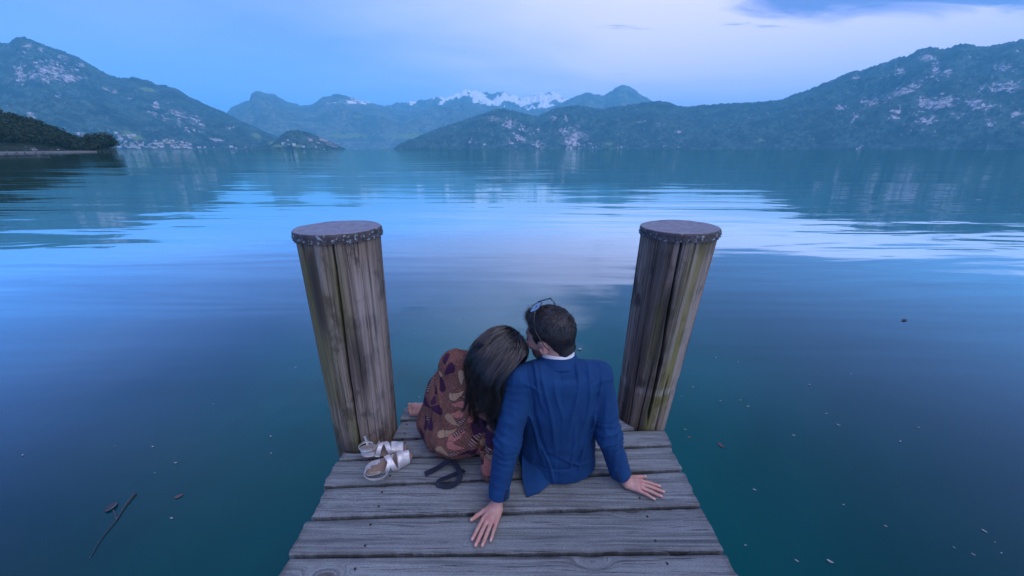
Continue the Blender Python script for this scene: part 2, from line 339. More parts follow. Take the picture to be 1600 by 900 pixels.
def plank_material():
    m, t, b = material('weathered_plank')
    info = t.node('ShaderNodeObjectInfo').outputs['Random']
    off = t.node('ShaderNodeCombineXYZ', {'X': t.math('MULTIPLY', info, 37.0), 'Y': t.math('MULTIPLY', info, 11.0), 'Z': t.math('MULTIPLY', info, 5.0)}).outputs[0]
    p = t.node('ShaderNodeVectorMath', {0: t.obj(), 1: off}, operation='ADD').outputs[0]
    vor = t.node('ShaderNodeTexVoronoi', {'Vector': t.mapping(p, scale=(2.0, 5.2, 0.0)), 'Scale': 1.0, 'Randomness': 1.0})
    kd = vor.outputs['Distance']; kc = t.node('ShaderNodeSeparateColor', {0: vor.outputs['Color']}).outputs[0]
    exist = t.ramp(kc, 0.66, 0.68)
    km = t.math('MULTIPLY', exist, t.ramp(kd, 0.0, 0.30, 1.0, 0.0))
    wob = t.noise(t.mapping(p, scale=(2.2, 9, 1)), 1.0, 2, 0.5)
    sx = t.node('ShaderNodeSeparateXYZ', {0: p})
    y2 = t.math('ADD', sx.outputs[1], t.math('MULTIPLY', wob, 0.016))
    y2 = t.math('ADD', y2, t.math('MULTIPLY', t.math('MULTIPLY', km, km), 0.16))
    gv = t.node('ShaderNodeCombineXYZ', {'X': sx.outputs[0], 'Y': y2, 'Z': sx.outputs[2]}).outputs[0]
    g1 = t.noise(t.mapping(gv, scale=(1.5, 85, 4)), 1.0, 3, 0.6)
    g2 = t.noise(t.mapping(gv, scale=(5, 260, 8)), 1.0, 2, 0.6)
    g3 = t.noise(t.mapping(gv, scale=(0.9, 16, 1)), 1.0, 3, 0.6)
    blot = t.noise(t.mapping(p, scale=(3.0, 7, 1)), 1.0, 4, 0.62)
    c = t.mix(t.ramp(g1, 0.24, 0.70), (0.038, 0.044, 0.046, 1), (0.175, 0.195, 0.190, 1))
    c = t.mix(t.ramp(g3, 0.35, 0.75), c, (0.128, 0.142, 0.142, 1))
    c = t.mix(t.math('MULTIPLY', t.ramp(blot, 0.50, 0.80), 0.55), c, (0.055, 0.053, 0.056, 1))
    c = t.mix(t.math('MULTIPLY', t.ramp(blot, 0.20, 0.42, 1.0, 0.0), 0.5), c, (0.25, 0.27, 0.27, 1))
    crack = t.math('MULTIPLY', t.ramp(g2, 0.60, 0.67), t.ramp(g3, 0.40, 0.58))
    c = t.mix(t.math('MULTIPLY', crack, 0.85), c, (0.020, 0.018, 0.018, 1))
    c = t.mix(t.math('MULTIPLY', t.ramp(km, 0.72, 0.95), 0.75), c, (0.050, 0.044, 0.040, 1))
    tone = t.ramp(info, 0, 1, 1.4, 1.9, smooth=False)
    c = t.mix(1.0, c, t.node('ShaderNodeCombineColor', {0: tone, 1: tone, 2: tone}).outputs[0], 'MULTIPLY')
    spk = t.noise(t.mapping(p, scale=(120, 420, 60)), 1.0, 3, 0.7)
    c = t.mix(t.ramp(spk, 0.35, 0.65, 0.42, 0.0), c, (0.030, 0.032, 0.034, 1))
    c = t.mix(t.math('MULTIPLY', t.ramp(spk, 0.60, 0.72), 0.35), c, (0.30, 0.31, 0.31, 1))
    dirt = t.math('MULTIPLY', t.attr('edge').outputs['Fac'], t.ramp(t.noise(t.mapping(p, scale=(9, 9, 1)), 1.0, 4, 0.65), 0.3, 0.62))
    c = t.mix(t.math('MULTIPLY', dirt, 0.7), c, (0.040, 0.038, 0.036, 1))
    lich = t.noise(p, 13.0, 4, 0.7)
    lich2 = t.noise(p, 2.0, 2, 0.5)
    lm = t.math('MULTIPLY', t.ramp(lich, 0.66, 0.70), t.ramp(lich2, 0.56, 0.64))
    c = t.mix(t.math('MULTIPLY', lm, 0.8), c, (0.17, 0.15, 0.055, 1))
    t.put(b.inputs['Base Color'], c)
    t.put(b.inputs['Roughness'], t.ramp(g1, 0.2, 0.8, 0.62, 0.9))
    b.inputs['Specular IOR Level'].default_value = 0.28
    h = t.math('SUBTRACT', t.math('ADD', t.math('MULTIPLY', g1, 0.6), t.math('MULTIPLY', g2, 0.35)), t.math('MULTIPLY', crack, 0.9))
    t.put(b.inputs['Normal'], t.bump(h, 0.75, 0.0035))
    return m
M_PLANK = plank_material()
def dull_metal(name, col, rough=0.6, metal=1.0, spots=None):
    m, t, b = material(name); p = t.obj()
    n = t.noise(p, 30, 4, 0.6); c = t.mix(t.ramp(n, 0.3, 0.7), tuple(0.65*x for x in col), col)
    if spots: c = t.mix(t.ramp(t.noise(p, 55, 3, 0.6), 0.55, 0.66), c, spots)
    t.put(b.inputs['Base Color'], c); b.inputs['Metallic'].default_value = metal; b.inputs['Roughness'].default_value = rough
    return m
M_NAIL = dull_metal('rusty_nail_iron', (0.05, 0.035, 0.03), 0.75, 0.4)

def nail_mesh(name='nail', r=0.0055, h=0.0022, mat=None, n=10):
    a = np.linspace(0, 2*math.pi, n, endpoint=False); v = []; f = []
    for rr, z in ((r*0.98, -0.004), (r, h*0.4), (r*0.75, h)):
        v += [(rr*math.cos(x), rr*math.sin(x), z) for x in a]
    v.append((0, 0, h*1.1))
    for k in range(2):
        for j in range(n): f.append((k*n+j, k*n+(j+1)%n, (k+1)*n+(j+1)%n, (k+1)*n+j))
    for j in range(n): f.append((2*n+j, 2*n+(j+1)%n, 3*n))
    return mesh_from(name, v, f, mat)
ME_NAIL = nail_mesh(mat=M_NAIL)

def circle_cut(x, post):
    """y of the front and back of a post's footprint (with a small gap) at x, or None"""
    cx, cy = post['b']; r = post['rb']+0.012; d = r*r-(x-cx)**2
    return (cy-math.sqrt(d), cy+math.sqrt(d)) if d > 0 else None

def make_pier():
    root = thing('pier', 'weathered grey plank pier the couple sit on', 'pier', (0, 0.9, 0))
    G = [((-0.881,0.946),(0.856,0.961)), ((-0.886,1.100),(0.860,1.160)), ((-0.886,1.255),(0.863,1.354)), ((-0.900,1.418),(0.861,1.515)),
         ((-0.895,1.553),(0.878,1.643)), ((-0.880,1.696),(0.880,1.797)), ((-0.9,1.822),(0.90,1.910))]
    near = [((-0.875,0.946-0.19*k-0.004*k),(0.858,0.961-0.172*k)) for k in range(1, 13)]
    lines = near[::-1] + G
    rnd = random.Random(3)
    for i in range(len(lines)-1):
        (a0, a1), (b0, b1) = lines[i], lines[i+1]
        fine = i >= 10
        nx, ny = (150, 22) if fine else (50, 9)
        xl = min(a0[0], b0[0]) + rnd.uniform(-0.006, 0.010); xr = max(a1[0], b1[0]) + rnd.uniform(-0.012, 0.006)
        gap = rnd.uniform(0.0055, 0.0085)
        def yl(P0, P1, x): return P0[1] + (P1[1]-P0[1])*(x-P0[0])/(P1[0]-P0[0])
        # trim the ends where a post stands in the way
        xs = np.linspace(xl, xr, nx); rows = []
        for x in xs:
            yn, yf = yl(a0, a1, x)+gap, yl(b0, b1, x)-gap
            for post in (POST_L, POST_R):
                cc = circle_cut(x, post)
                if cc and yf > cc[0] and yn < cc[1]:
                    yf = min(yf, cc[0]) if cc[0]-yn > 0.012 else yn
            rows.append((x, yn, yf))
        ok = [r for r in rows if r[2]-r[1] > 0.012]
        # planks behind a post start beyond it
        if i >= len(lines)-4:
            mid = [r for r in rows if True]
            runs, cur = [], []
            for r in rows:
                if r[2]-r[1] > 0.012: cur.append(r)
                elif cur: runs.append(cur); cur = []
            if cur: runs.append(cur)
            ok = max(runs, key=len)
        A = np.array(ok); n = len(A); ts = np.linspace(0, 1, ny)
        X = np.repeat(A[:,0][:,None], ny, 1); Yw = A[:,1][:,None] + (A[:,2]-A[:,1])[:,None]*ts
        # ragged ends
        endw = 0.007*fbm(np.stack([Yw[0]*40, np.full(ny, i*3.1), np.zeros(ny)], -1), 3, seed=2)
        fade = np.exp(-np.arange(n)*0.9)[:,None]; X = X + fade*endw + fade[::-1]*endw[::-1]*1.2
        edge = np.minimum(ts, 1-ts)*np.mean(A[:,2]-A[:,1])
        ez = -0.007*np.exp(-edge/0.0055)[None,:]
        g = fbm(np.stack([X*2.0+i*7, Yw*55, np.zeros_like(X)], -1), 3, seed=5)*0.0016 + fbm(np.stack([X*3+i*5, Yw*9, np.zeros_like(X)], -1), 3, seed=6)*0.0025
        cup = -0.003*(1-(2*ts-1)**2)[None,:]
        chips = -0.006*np.clip(fbm(np.stack([X*9+i*3, np.zeros_like(X), np.zeros_like(X)], -1), 3, seed=8)-0.25, 0, 1)*np.exp(-edge/0.010)[None,:]*3
        dz = rnd.uniform(-0.003, 0.0015)
        Z = dz + g + cup + ez + chips + 0.004*fbm(np.stack([X*1.3+i, np.zeros_like(X), np.zeros_like(X)], -1), 2, seed=9)
        top = np.stack([X, Yw, Z], -1)
        ymid = float(np.mean(Yw)); xmid = float(np.mean(X))
        bot = top.copy(); bot[...,2] = -0.047
        v = np.concatenate([top.reshape(-1,3), bot.reshape(-1,3)]); v -= np.array([xmid, ymid, 0])
        ft = grid_faces(n, ny)[:, ::-1]; N = n*ny; fb = grid_faces(n, ny) + N
        side = []
        for k in range(n-1):
            for j, flip in ((0, False), (ny-1, True)):
                q = [k*ny+j, (k+1)*ny+j, (k+1)*ny+j+N, k*ny+j+N]; side.append(q[::-1] if flip else q)
        for k, flip in ((0, True), (n-1, False)):
            for j in range(ny-1):
                q = [k*ny+j, k*ny+j+1, k*ny+j+1+N, k*ny+j+N]; side.append(q[::-1] if flip else q)
        faces = np.concatenate([ft, fb, np.array(side)])
        ed = np.repeat(np.exp(-edge/0.012)[None,:], n, 0); ed = np.maximum(ed, np.exp(-np.minimum(np.arange(n), n-1-np.arange(n))*0.35)[:,None]).ravel()
        me = mesh_from('plank', v, faces, M_PLANK, attrs={'edge': np.concatenate([ed, ed])})
        me.set_sharp_from_angle(angle=R(50))
        po = link('plank', me, root, loc=(xmid, ymid-0.9, 0))
        # a pair of nails over each joist
        for xn in (-0.60, 0.60):
            r = min(ok, key=lambda q: abs(q[0]-xn))
            if abs(r[0]-xn) > 0.08: continue
            for fr in (0.24, 0.78):
                yy = r[1]+(r[2]-r[1])*(fr+rnd.uniform(-0.05,0.05)); xx = r[0]+rnd.uniform(-0.014,0.014)
                k = int(np.argmin(np.abs(A[:,0]-xx))); j = int(np.argmin(np.abs(Yw[k]-yy)))
                link('nail', ME_NAIL, po, loc=(xx-xmid, yy-ymid, float(Z[k,j])))
    # joists under the planks and a cross beam at the end
    def beam(name, x0, x1, y0, y1, z0, z1):
        bm = bmesh.new(); bmesh.ops.create_cube(bm, size=1)
        for vv in bm.verts: vv.co = Vector(((vv.co.x+.5)*(x1-x0)+x0, (vv.co.y+.5)*(y1-y0)+y0-0.9, (vv.co.z+.5)*(z1-z0)+z0))
        bmesh.ops.bevel(bm, geom=bm.edges[:], offset=0.006, segments=1, affect='EDGES')
        me = bpy.data.meshes.new(name); bm.to_mesh(me); bm.free(); me.materials.append(M_PLANK); link(name, me, root)
    for x in (-0.60, 0.0, 0.60): beam('joist', x-0.045, x+0.045, -1.38, 1.80, -0.19, -0.0485)
    beam('cross_beam', -0.86, 0.84, 1.40, 1.46, -0.34, -0.192)
make_pier()

# ------------------------------------------------------------------ mooring posts
def post_material(name, green, seed, band=None):
    m, t, b = material(name); p = t.mapping(t.attr('grain').outputs['Vector'], loc=(seed*3.3, seed*1.7, 0))
    f1 = t.noise(t.mapping(p, scale=(52, 52, 0.8)), 1.0, 4, 0.62)
    f2 = t.noise(t.mapping(p, scale=(210, 210, 2.6)), 1.0, 3, 0.62)
    f3 = t.noise(t.mapping(p, scale=(7, 7, 0.9)), 1.0, 3, 0.55)
    f4 = t.noise(t.mapping(p, scale=(11, 11, 6)), 1.0, 4, 0.6)
    c = t.mix(t.ramp(f1, 0.30, 0.70), (0.095, 0.070, 0.056, 1), (0.255, 0.195, 0.155, 1))
    c = t.mix(t.math('MULTIPLY', t.ramp(f2, 0.50, 0.70), 0.7), c, (0.31, 0.25, 0.21, 1))
    c = t.mix(t.math('MULTIPLY', t.ramp(f2, 0.36, 0.47, 1, 0), 0.9), c, (0.028, 0.022, 0.021, 1))
    c = t.mix(t.math('MULTIPLY', t.ramp(f4, 0.52, 0.66), 0.75), c, (0.028, 0.023, 0.022, 1))
    gm = t.attr('green').outputs['Fac']
    gm = t.math('MULTIPLY', gm, t.ramp(t.math('ADD', f3, t.math('MULTIPLY', f1, 0.5)), 0.52, 0.80))
    c = t.mix(t.math('MULTIPLY', gm, 0.72), c, green)
    pale = t.math('MULTIPLY', t.attr('pale').outputs['Fac'], t.ramp(f1, 0.35, 0.6))
    c = t.mix(t.math('MULTIPLY', pale, 0.6), c, (0.35, 0.31, 0.29, 1))
    c = t.mix(t.math('MULTIPLY', t.attr('stain').outputs['Fac'], t.ramp(f3, 0.3, 0.6, 0.5, 0.9)), c, (0.030, 0.026, 0.026, 1))
    c = t.mix(t.attr('crack').outputs['Fac'], c, (0.008, 0.007, 0.007, 1))
    t.put(b.inputs['Base Color'], c); b.inputs['Roughness'].default_value = 0.85; b.inputs['Specular IOR Level'].default_value = 0.25
    h = t.math('ADD', t.math('MULTIPLY', f1, 0.6), t.math('MULTIPLY', f2, 0.5))
    t.put(b.inputs['Normal'], t.bump(h, 1.0, 0.009))
    return m
M_CAP = dull_metal('lead_sheet', (0.25, 0.25, 0.27), 0.6, 0.5)
M_SKIRT = dull_metal('lead_sheet_edge', (0.08, 0.065, 0.07), 0.65, 0.5, spots=(0.24, 0.32, 0.34, 1))
M_STUD = dull_metal('verdigris_stud', (0.11, 0.14, 0.145), 0.7, 0.2)
ME_STUD = nail_mesh('stud', 0.0032, 0.003, M_STUD, 8)

def make_post(spec, label, mat, cracks, greens, pales, stains, band, seed, tiltcap):
    (bx, by), (tx, ty) = spec['b'], spec['t']; zb = WATER-1.6; zt = spec['zt']
    root = thing('mooring_post', label, 'post', (bx, by, 0), group=None)
    nz, na = 300, 360
    zz = np.linspace(zb, zt, nz); th = np.linspace(0, 2*math.pi, na, endpoint=False)
    Zg, Th = np.meshgrid(zz, th, indexing='ij'); fz = Zg/zt
    rad = spec['rb'] + (spec['rt']-spec['rb'])*np.clip(fz, -0.3, 1)
    cyl = np.stack([np.cos(Th)*1.0, np.sin(Th)*1.0, Zg*0.5], -1)
    rad = rad*(1 + 0.016*fbm(cyl*np.array([1.2,1.2,0.8])+seed, 3, seed=seed))
    rad = rad + 0.0016*fbm(np.stack([np.cos(Th)*26, np.sin(Th)*26, Zg*1.6], -1), 3, seed=seed+1) + 0.003*fbm(np.stack([np.cos(Th)*8, np.sin(Th)*8, Zg*1.1], -1), 2, seed=seed+2)
    ck = np.zeros_like(rad)
    for (deg, z0, z1, wd, dep, slope) in cracks:
        path = R(deg) + slope*(Zg-z0) + 0.05*fbm(np.stack([Zg*2.5, Zg*0+deg, Zg*0], -1), 3, seed=seed+3)
        d = np.abs((Th-path+math.pi) % (2*math.pi) - math.pi)*rad
        ends = sstep(Zg, z0, z0+0.12)*(1-sstep(Zg, z1-0.12, z1)); ww = wd*(0.35+0.65*ends)*(1+0.35*fbm(np.stack([Zg*9, Zg*0+deg, Zg*0], -1), 2, seed=seed+4))
        k = np.exp(-(d/ww)**2)*ends; rad = rad - dep*k; ck = np.maximum(ck, np.clip(k*1.5-0.35, 0, 1)*0.9)
    X = (tx-bx)*fz + rad*np.cos(Th); Y = (ty-by)*fz + rad*np.sin(Th)
    def zone(lst):
        mk = np.zeros_like(rad)
        for (deg, half, z0, z1) in lst:
            d = np.abs((Th-R(deg)+math.pi) % (2*math.pi) - math.pi)
            mk = np.maximum(mk, np.exp(-(d/R(half))**2)*sstep(Zg, z0-0.1, z0+0.1)*(1-sstep(Zg, z1-0.1, z1+0.1)))
        return mk
    pl = zone(pales)
    if band:
        z0, wdt = band; zw = Zg - z0 - 0.018*np.sin(Th*1.0+0.6) - 0.006*fbm(np.stack([np.cos(Th)*4, np.sin(Th)*4, Th*0], -1), 2, seed=4)
        pl = np.maximum(pl, 0.95*np.exp(-(zw/wdt)**4))
        rad2 = -0.0025*np.exp(-(zw/wdt)**4); X += rad2*np.cos(Th); Y += rad2*np.sin(Th)
    st = np.maximum(zone(stains), 0.9*(1-sstep(Zg, WATER+0.02, WATER+0.22)))
    v = np.stack([X, Y, Zg], -1).reshape(-1,3); f = grid_faces(nz, na, True)
    cen = len(v); v = np.vstack([v, [[tx-bx, ty-by, zt]]])
    me = mesh_from('trunk', v, f, mat, attrs={'green': np.append(zone(greens).ravel(),0), 'pale': np.append(pl.ravel(),0), 'stain': np.append(st.ravel(),0), 'crack': np.append(ck.ravel(),0), 'grain': np.vstack([np.stack([0.17*np.cos(Th), 0.17*np.sin(Th), Zg], -1).reshape(-1,3), [[0,0,zt]]])})
    link('log', me, root)
    # the crimped sheet-metal cap: a dished lid with a wavy skirt, built as two parts
    rc = spec['rt']*1.035; cx, cy = tx-bx, ty-by; na = 180; th = np.linspace(0, 2*math.pi, na, endpoint=False)
    outl = rc*(1 + 0.018*fbm(np.stack([np.cos(th)*1.3, np.sin(th)*1.3, th*0+seed], -1), 2, seed=seed+6))
    tz = lambda x, y: tiltcap[0]*x + tiltcap[1]*y
    rows = []
    for fr, z in ((0.0,0.013),(0.25,0.012),(0.5,0.013),(0.7,0.011),(0.85,0.012),(0.94,0.014),(0.985,0.015),(1.0,0.012)):
        r_ = outl*fr; x, y = r_*np.cos(th), r_*np.sin(th)
        z = z + tz(x, y) + 0.0030*fbm(np.stack([x*12+seed, y*12, x*0], -1), 3, seed=seed+7)
        rows.append(np.stack([x+cx, y+cy, zt+z], -1))
    lid = link('cap', mesh_from('cap', np.array(rows).reshape(-1,3), grid_faces(len(rows), na, True)[:, ::-1], M_CAP), root)
    rows = []
    pleat = fbm(np.stack([np.cos(th)*9, np.sin(th)*9, th*0+seed], -1), 2, seed=seed+8)
    low = -0.027 + 0.006*fbm(np.stack([np.cos(th)*5, np.sin(th)*5, th*0+seed], -1), 3, seed=seed+9)
    for fr, off in ((0.0, 0.0), (0.12, 0.003), (0.4, 0.004), (0.75, 0.002), (1.0, 0.0035)):
        r_ = outl + off + (0.0032*pleat + 0.0022*np.sin(th*37))*fr; x, y = r_*np.cos(th), r_*np.sin(th)
        rows.append(np.stack([x+cx, y+cy, zt + 0.012 + tz(x, y) + (low-0.012)*fr], -1))
    sk = link('cap_skirt', mesh_from('cap_skirt', np.array(rows).reshape(-1,3), grid_faces(len(rows), na, True)[:, ::-1], M_SKIRT), lid)
    rnd = random.Random(seed)
    for k in range(34):
        a = 2*math.pi*(k+rnd.uniform(-0.25,0.25))/34; r_ = float(np.interp(a, th, outl))+0.0045
        q = link('stud', ME_STUD, lid, loc=(cx+r_*math.cos(a), cy+r_*math.sin(a), zt-0.014+tz(r_*math.cos(a), r_*math.sin(a))+rnd.uniform(-0.004,0.004)))
        q.rotation_euler = Vector((math.cos(a), math.sin(a), 0)).to_track_quat('Z','Y').to_euler()
    return root
M_POSTL = post_material('weathered_post_brown', (0.115, 0.110, 0.035, 1), 1)
M_POSTR = post_material('weathered_post_streaked', (0.165, 0.155, 0.030, 1), 2)
# angles: 270 faces the camera, 0 faces right, 180 faces left
make_post(POST_L, 'thick round wooden post beside the silver sandals, metal capped', M_POSTL,
    [(279,-0.4,1.2,0.0040,0.030,0.05),(238,0.65,1.2,0.0025,0.012,0.03),(318,0.3,1.2,0.0016,0.008,0.02),(300,-0.2,0.65,0.0014,0.007,-0.03),(345,0.1,0.9,0.0016,0.007,0.0),(205,-0.2,0.8,0.0018,0.008,0.0),(255,0.1,0.7,0.0013,0.006,0.02)],
    [(235,34,0.25,1.1),(200,40,-0.3,0.9),(285,10,0.6,1.1),(275,14,-0.3,0.25)], [(325,26,0.1,1.0),(262,5,0.95,1.2),(288,4,0.9,1.2)], [(296,14,0.35,0.7),(250,10,0.7,1.1),(245,30,-0.5,0.05)], None, 11, (0.0, -0.02))
make_post(POST_R, 'leaning round wooden post with a pale rubbed ring, metal capped', M_POSTR,
    [(262,0.0,1.2,0.0055,0.035,-0.14),(284,-0.5,0.40,0.0045,0.025,-0.02),(222,-0.4,0.5,0.0028,0.014,-0.02),(244,-0.3,0.5,0.0022,0.010,0.1),(305,0.2,1.2,0.0016,0.007,-0.05),(200,0.1,1.0,0.0018,0.008,0.0)],
    [(283,16,0.1,1.1),(262,20,-0.4,0.3),(245,16,0.4,0.8)], [(272,7,0.45,1.2),(300,8,0.3,1.1),(252,4,0.85,1.2),(228,5,0.6,1.2),(316,8,0.0,0.9)], [(225,16,0.25,1.1),(250,12,-0.3,0.9),(210,12,-0.3,0.3)], (0.265, 0.024), 23, (0.02, -0.015))

# ------------------------------------------------------------------ signed distance modelling for the two figures
def V3(*a): return np.array(a, float)
def nrm(v): v = np.asarray(v, float); return v/np.linalg.norm(v)
def smin(a, b, k):
    h = np.clip(0.5+0.5*(b-a)/k, 0, 1); return b*(1-h)+a*h - k*h*(1-h)
def smax(a, b, k): return -smin(-a, -b, k)
def cone(p, a, b, ra, rb, flat=None):
    """tapered capsule; flat=(axis, scale) squeezes the cross-section along axis"""
    a, b = np.asarray(a, float), np.asarray(b, float); ba = b-a; q = p-a
    t = np.clip((q@ba)/(ba@ba), 0, 1); q = q - t[:,None]*ba
    if flat is not None:
        ax = nrm(flat[0]); c = q@ax; q = q + np.outer(c*(1/flat[1]-1), ax)
    return np.linalg.norm(q, axis=1) - (ra+(rb-ra)*t)
def ell(p, c, r, F=None):
    q = p-np.asarray(c, float)
    if F is not None: q = q@np.asarray(F).T
    r = np.asarray(r, float); k0 = np.linalg.norm(q/r, axis=1); k1 = np.linalg.norm(q/(r*r), axis=1)
    return k0*(k0-1)/np.maximum(k1, 1e-9)
def union(p, k, *ds):
    d = ds[0]
    for e in ds[1:]: d = smin(d, e, k)
    return d
def surface_nets(fn, lo, hi, h):
    lo = np.asarray(lo, float); n = np.ceil((np.asarray(hi)-lo)/h).astype(int)+1
    ax = [lo[i]+h*np.arange(n[i]) for i in range(3)]
    D = np.empty(n)
    yz = np.stack(np.meshgrid(ax[1], ax[2], indexing='ij'), -1).reshape(-1,2)
    st = max(1, 400000//len(yz))
    for i in range(0, n[0], st):
        xs = ax[0][i:i+st]; P = np.empty((len(xs), len(yz), 3)); P[...,0] = xs[:,None]; P[...,1:] = yz
        D[i:i+st] = fn(P.reshape(-1,3)).reshape(len(xs), n[1], n[2])
    D[D == 0] = 1e-7; S = D < 0
    acc = np.zeros((*(n-1), 3)); cnt = np.zeros(n-1)
    idx = np.stack(np.meshgrid(*[np.arange(k-1) for k in n], indexing='ij'), -1).astype(float)
    m = n-1
    sl = lambda o: tuple(slice(o[i], o[i]+m[i]) for i in range(3))
    for axis in range(3):
        others = [i for i in range(3) if i != axis]
        for b0 in (0,1):
            for b1 in (0,1):
                o0 = [0,0,0]; o0[others[0]] = b0; o0[others[1]] = b1; o1 = list(o0); o1[axis] = 1
                d0, d1 = D[sl(o0)], D[sl(o1)]; x = (d0 < 0) != (d1 < 0)
                t = np.where(x, d0/np.where(x, d0-d1, 1), 0)
                for i in range(3): acc[...,i] += np.where(x, o0[i] + (t if i == axis else 0), 0)
                cnt += x
    act = cnt > 0; vid = np.full(m, -1, np.int64); vid[act] = np.arange(act.sum())
    verts = lo + h*(idx[act] + acc[act]/cnt[act][:,None])
    quads = []
    for axis in range(3):
        u, v = [(1,2),(2,0),(0,1)][axis]
        s0 = [slice(None)]*3; s1 = [slice(None)]*3; s0[axis] = slice(0,-1); s1[axis] = slice(1,None)
        ch = S[tuple(s0)] != S[tuple(s1)]
        I = np.argwhere(ch); I = I[(I[:,u] > 0) & (I[:,v] > 0) & (I[:,u] < n[u]-1) & (I[:,v] < n[v]-1)]
        ins = S[tuple(I.T)]
        def c(du, dv): J = I.copy(); J[:,u] += du; J[:,v] += dv; return vid[tuple(J.T)]
        q = np.stack([c(-1,-1), c(0,-1), c(0,0), c(-1,0)], 1)
        q[~ins] = q[~ins][:, ::-1]; quads.append(q)
    q = np.concatenate(quads); q = q[(q >= 0).all(1)]
    used = np.unique(q); remap = np.full(len(verts), -1); remap[used] = np.arange(len(used))
    return verts[used], remap[q]
def relax(v, q, n=2, lam=0.5):
    e = np.concatenate([q[:, [0,1]], q[:, [1,2]], q[:, [2,3]], q[:, [3,0]]]); 
    for _ in range(n):
        s = np.zeros_like(v); c = np.zeros(len(v))
        np.add.at(s, e[:,0], v[e[:,1]]); np.add.at(c, e[:,0], 1); np.add.at(s, e[:,1], v[e[:,0]]); np.add.at(c, e[:,1], 1)
        v = v + lam*(s/np.maximum(c,1)[:,None] - v)
    return v
def sdf_mesh(fn, lo, hi, h, smooth=1): 
    v, q = surface_nets(fn, lo, hi, h); return relax(v, q, smooth), q
def subdivide(v, q):
    e = np.sort(np.concatenate([q[:, [0,1]], q[:, [1,2]], q[:, [2,3]], q[:, [3,0]]]), 1); ue, inv = np.unique(e, axis=0, return_inverse=True); inv = inv.ravel()
    n = len(v); m = len(q); E = [inv[k*m:(k+1)*m]+n for k in range(4)]; c = np.arange(m)+n+len(ue)
    v2 = np.vstack([v, (v[ue[:,0]]+v[ue[:,1]])/2, v[q].mean(1)])
    return v2, np.vstack([np.stack([q[:,k], E[k], c, E[(k+3)%4]], 1) for k in range(4)])
def merge(parts):
    vs, qs, o = [], [], 0
    for v, q in parts: vs.append(v); qs.append(q+o); o += len(v)
    return np.vstack(vs), np.vstack(qs)
def grad(fn, p, e=0.002):
    return np.stack([(fn(p+V3(*(e if i == j else 0 for j in range(3))))-fn(p-V3(*(e if i == j else 0 for j in range(3)))))/(2*e) for i in range(3)], 1)

# ------------------------------------------------------------------ materials of the figures
def cloth_material(name, col, col2=None, rough=0.8, weave=900, sheen=0.2, bump=0.15):
    m, t, b = material(name); p = t.obj()
    n = t.noise(p, 14, 3, 0.6); c = t.mix(t.ramp(n, 0.3, 0.7), col, col2 or tuple(0.8*x for x in col))
    t.put(b.inputs['Base Color'], c); b.inputs['Roughness'].default_value = rough
    b.inputs['Sheen Weight'].default_value = sheen; b.inputs['Sheen Roughness'].default_value = 0.4; b.inputs['Specular IOR Level'].default_value = 0.3
    t.put(b.inputs['Normal'], t.bump(t.noise(p, weave, 2, 0.6), bump, 0.001))
    return m
def skin_material():
    m, t, b = material('skin'); p = t.obj()
    n = t.noise(p, 60, 4, 0.6)
    c = t.mix(t.ramp(n, 0.3, 0.75), (0.36, 0.190, 0.150, 1), (0.43, 0.245, 0.195, 1))
    c = t.mix(t.attr('red').outputs['Fac'], c, (0.43, 0.16, 0.125, 1))
    sp = t.noise(p, 700, 2, 0.6)
    c = t.mix(t.math('MULTIPLY', t.attr('beard').outputs['Fac'], t.ramp(sp, 0.3, 0.6, 0.6, 0.95)), c, (0.020, 0.015, 0.014, 1))
    c = t.mix(t.attr('nail').outputs['Fac'], c, (0.56, 0.38, 0.33, 1))
    t.put(b.inputs['Base Color'], c); b.inputs['Roughness'].default_value = 0.5
    b.inputs['Subsurface Weight'].default_value = 0.0; b.inputs['Specular IOR Level'].default_value = 0.35
    t.put(b.inputs['Normal'], t.bump(t.noise(p, 260, 3, 0.6), 0.2, 0.001))
    return m
def hair_material(name, col, col2, rough=0.38):
    m, t, b = material(name)
    r = t.attr('shade').outputs['Fac']; c = t.mix(r, col, col2)
    t.put(b.inputs['Base Color'], c); b.inputs['Roughness'].default_value = rough; b.inputs['Specular IOR Level'].default_value = 0.55
    b.inputs['Anisotropic'].default_value = 0.4
    return m
M_SKIN = skin_material()
M_HAIR_M = hair_material('short_black_hair', (0.005, 0.004, 0.005), (0.018, 0.013, 0.014), 0.5)
M_HAIR_W = hair_material('long_black_hair', (0.0016, 0.0013, 0.0018), (0.009, 0.0068, 0.0075), 0.34)
M_JACKET = cloth_material('blue_suit_wool', (0.0018, 0.037, 0.118), (0.0014, 0.030, 0.100), 0.85, 1100, 0.0, 0.12)
M_SHIRT = cloth_material('white_shirt_cotton', (0.62, 0.62, 0.62), None, 0.7)
M_TROUSER = cloth_material('dark_navy_trousers', (0.008, 0.010, 0.018), None, 0.85)
M_SKIRT = cloth_material('black_skirt_cotton', (0.006, 0.006, 0.009), None, 0.85)
M_RIBBON = cloth_material('navy_ribbon', (0.006, 0.009, 0.020), (0.008, 0.013, 0.028), 0.6)
M_BUTTON, _t, _b = material('dark_button'); _b.inputs['Base Color'].default_value = (0.006, 0.008, 0.014, 1); _b.inputs['Roughness'].default_value = 0.35
M_LEATHER, _t, _b = material('black_shoe_leather'); _b.inputs['Base Color'].default_value = (0.01, 0.009, 0.009, 1); _b.inputs['Roughness'].default_value = 0.4

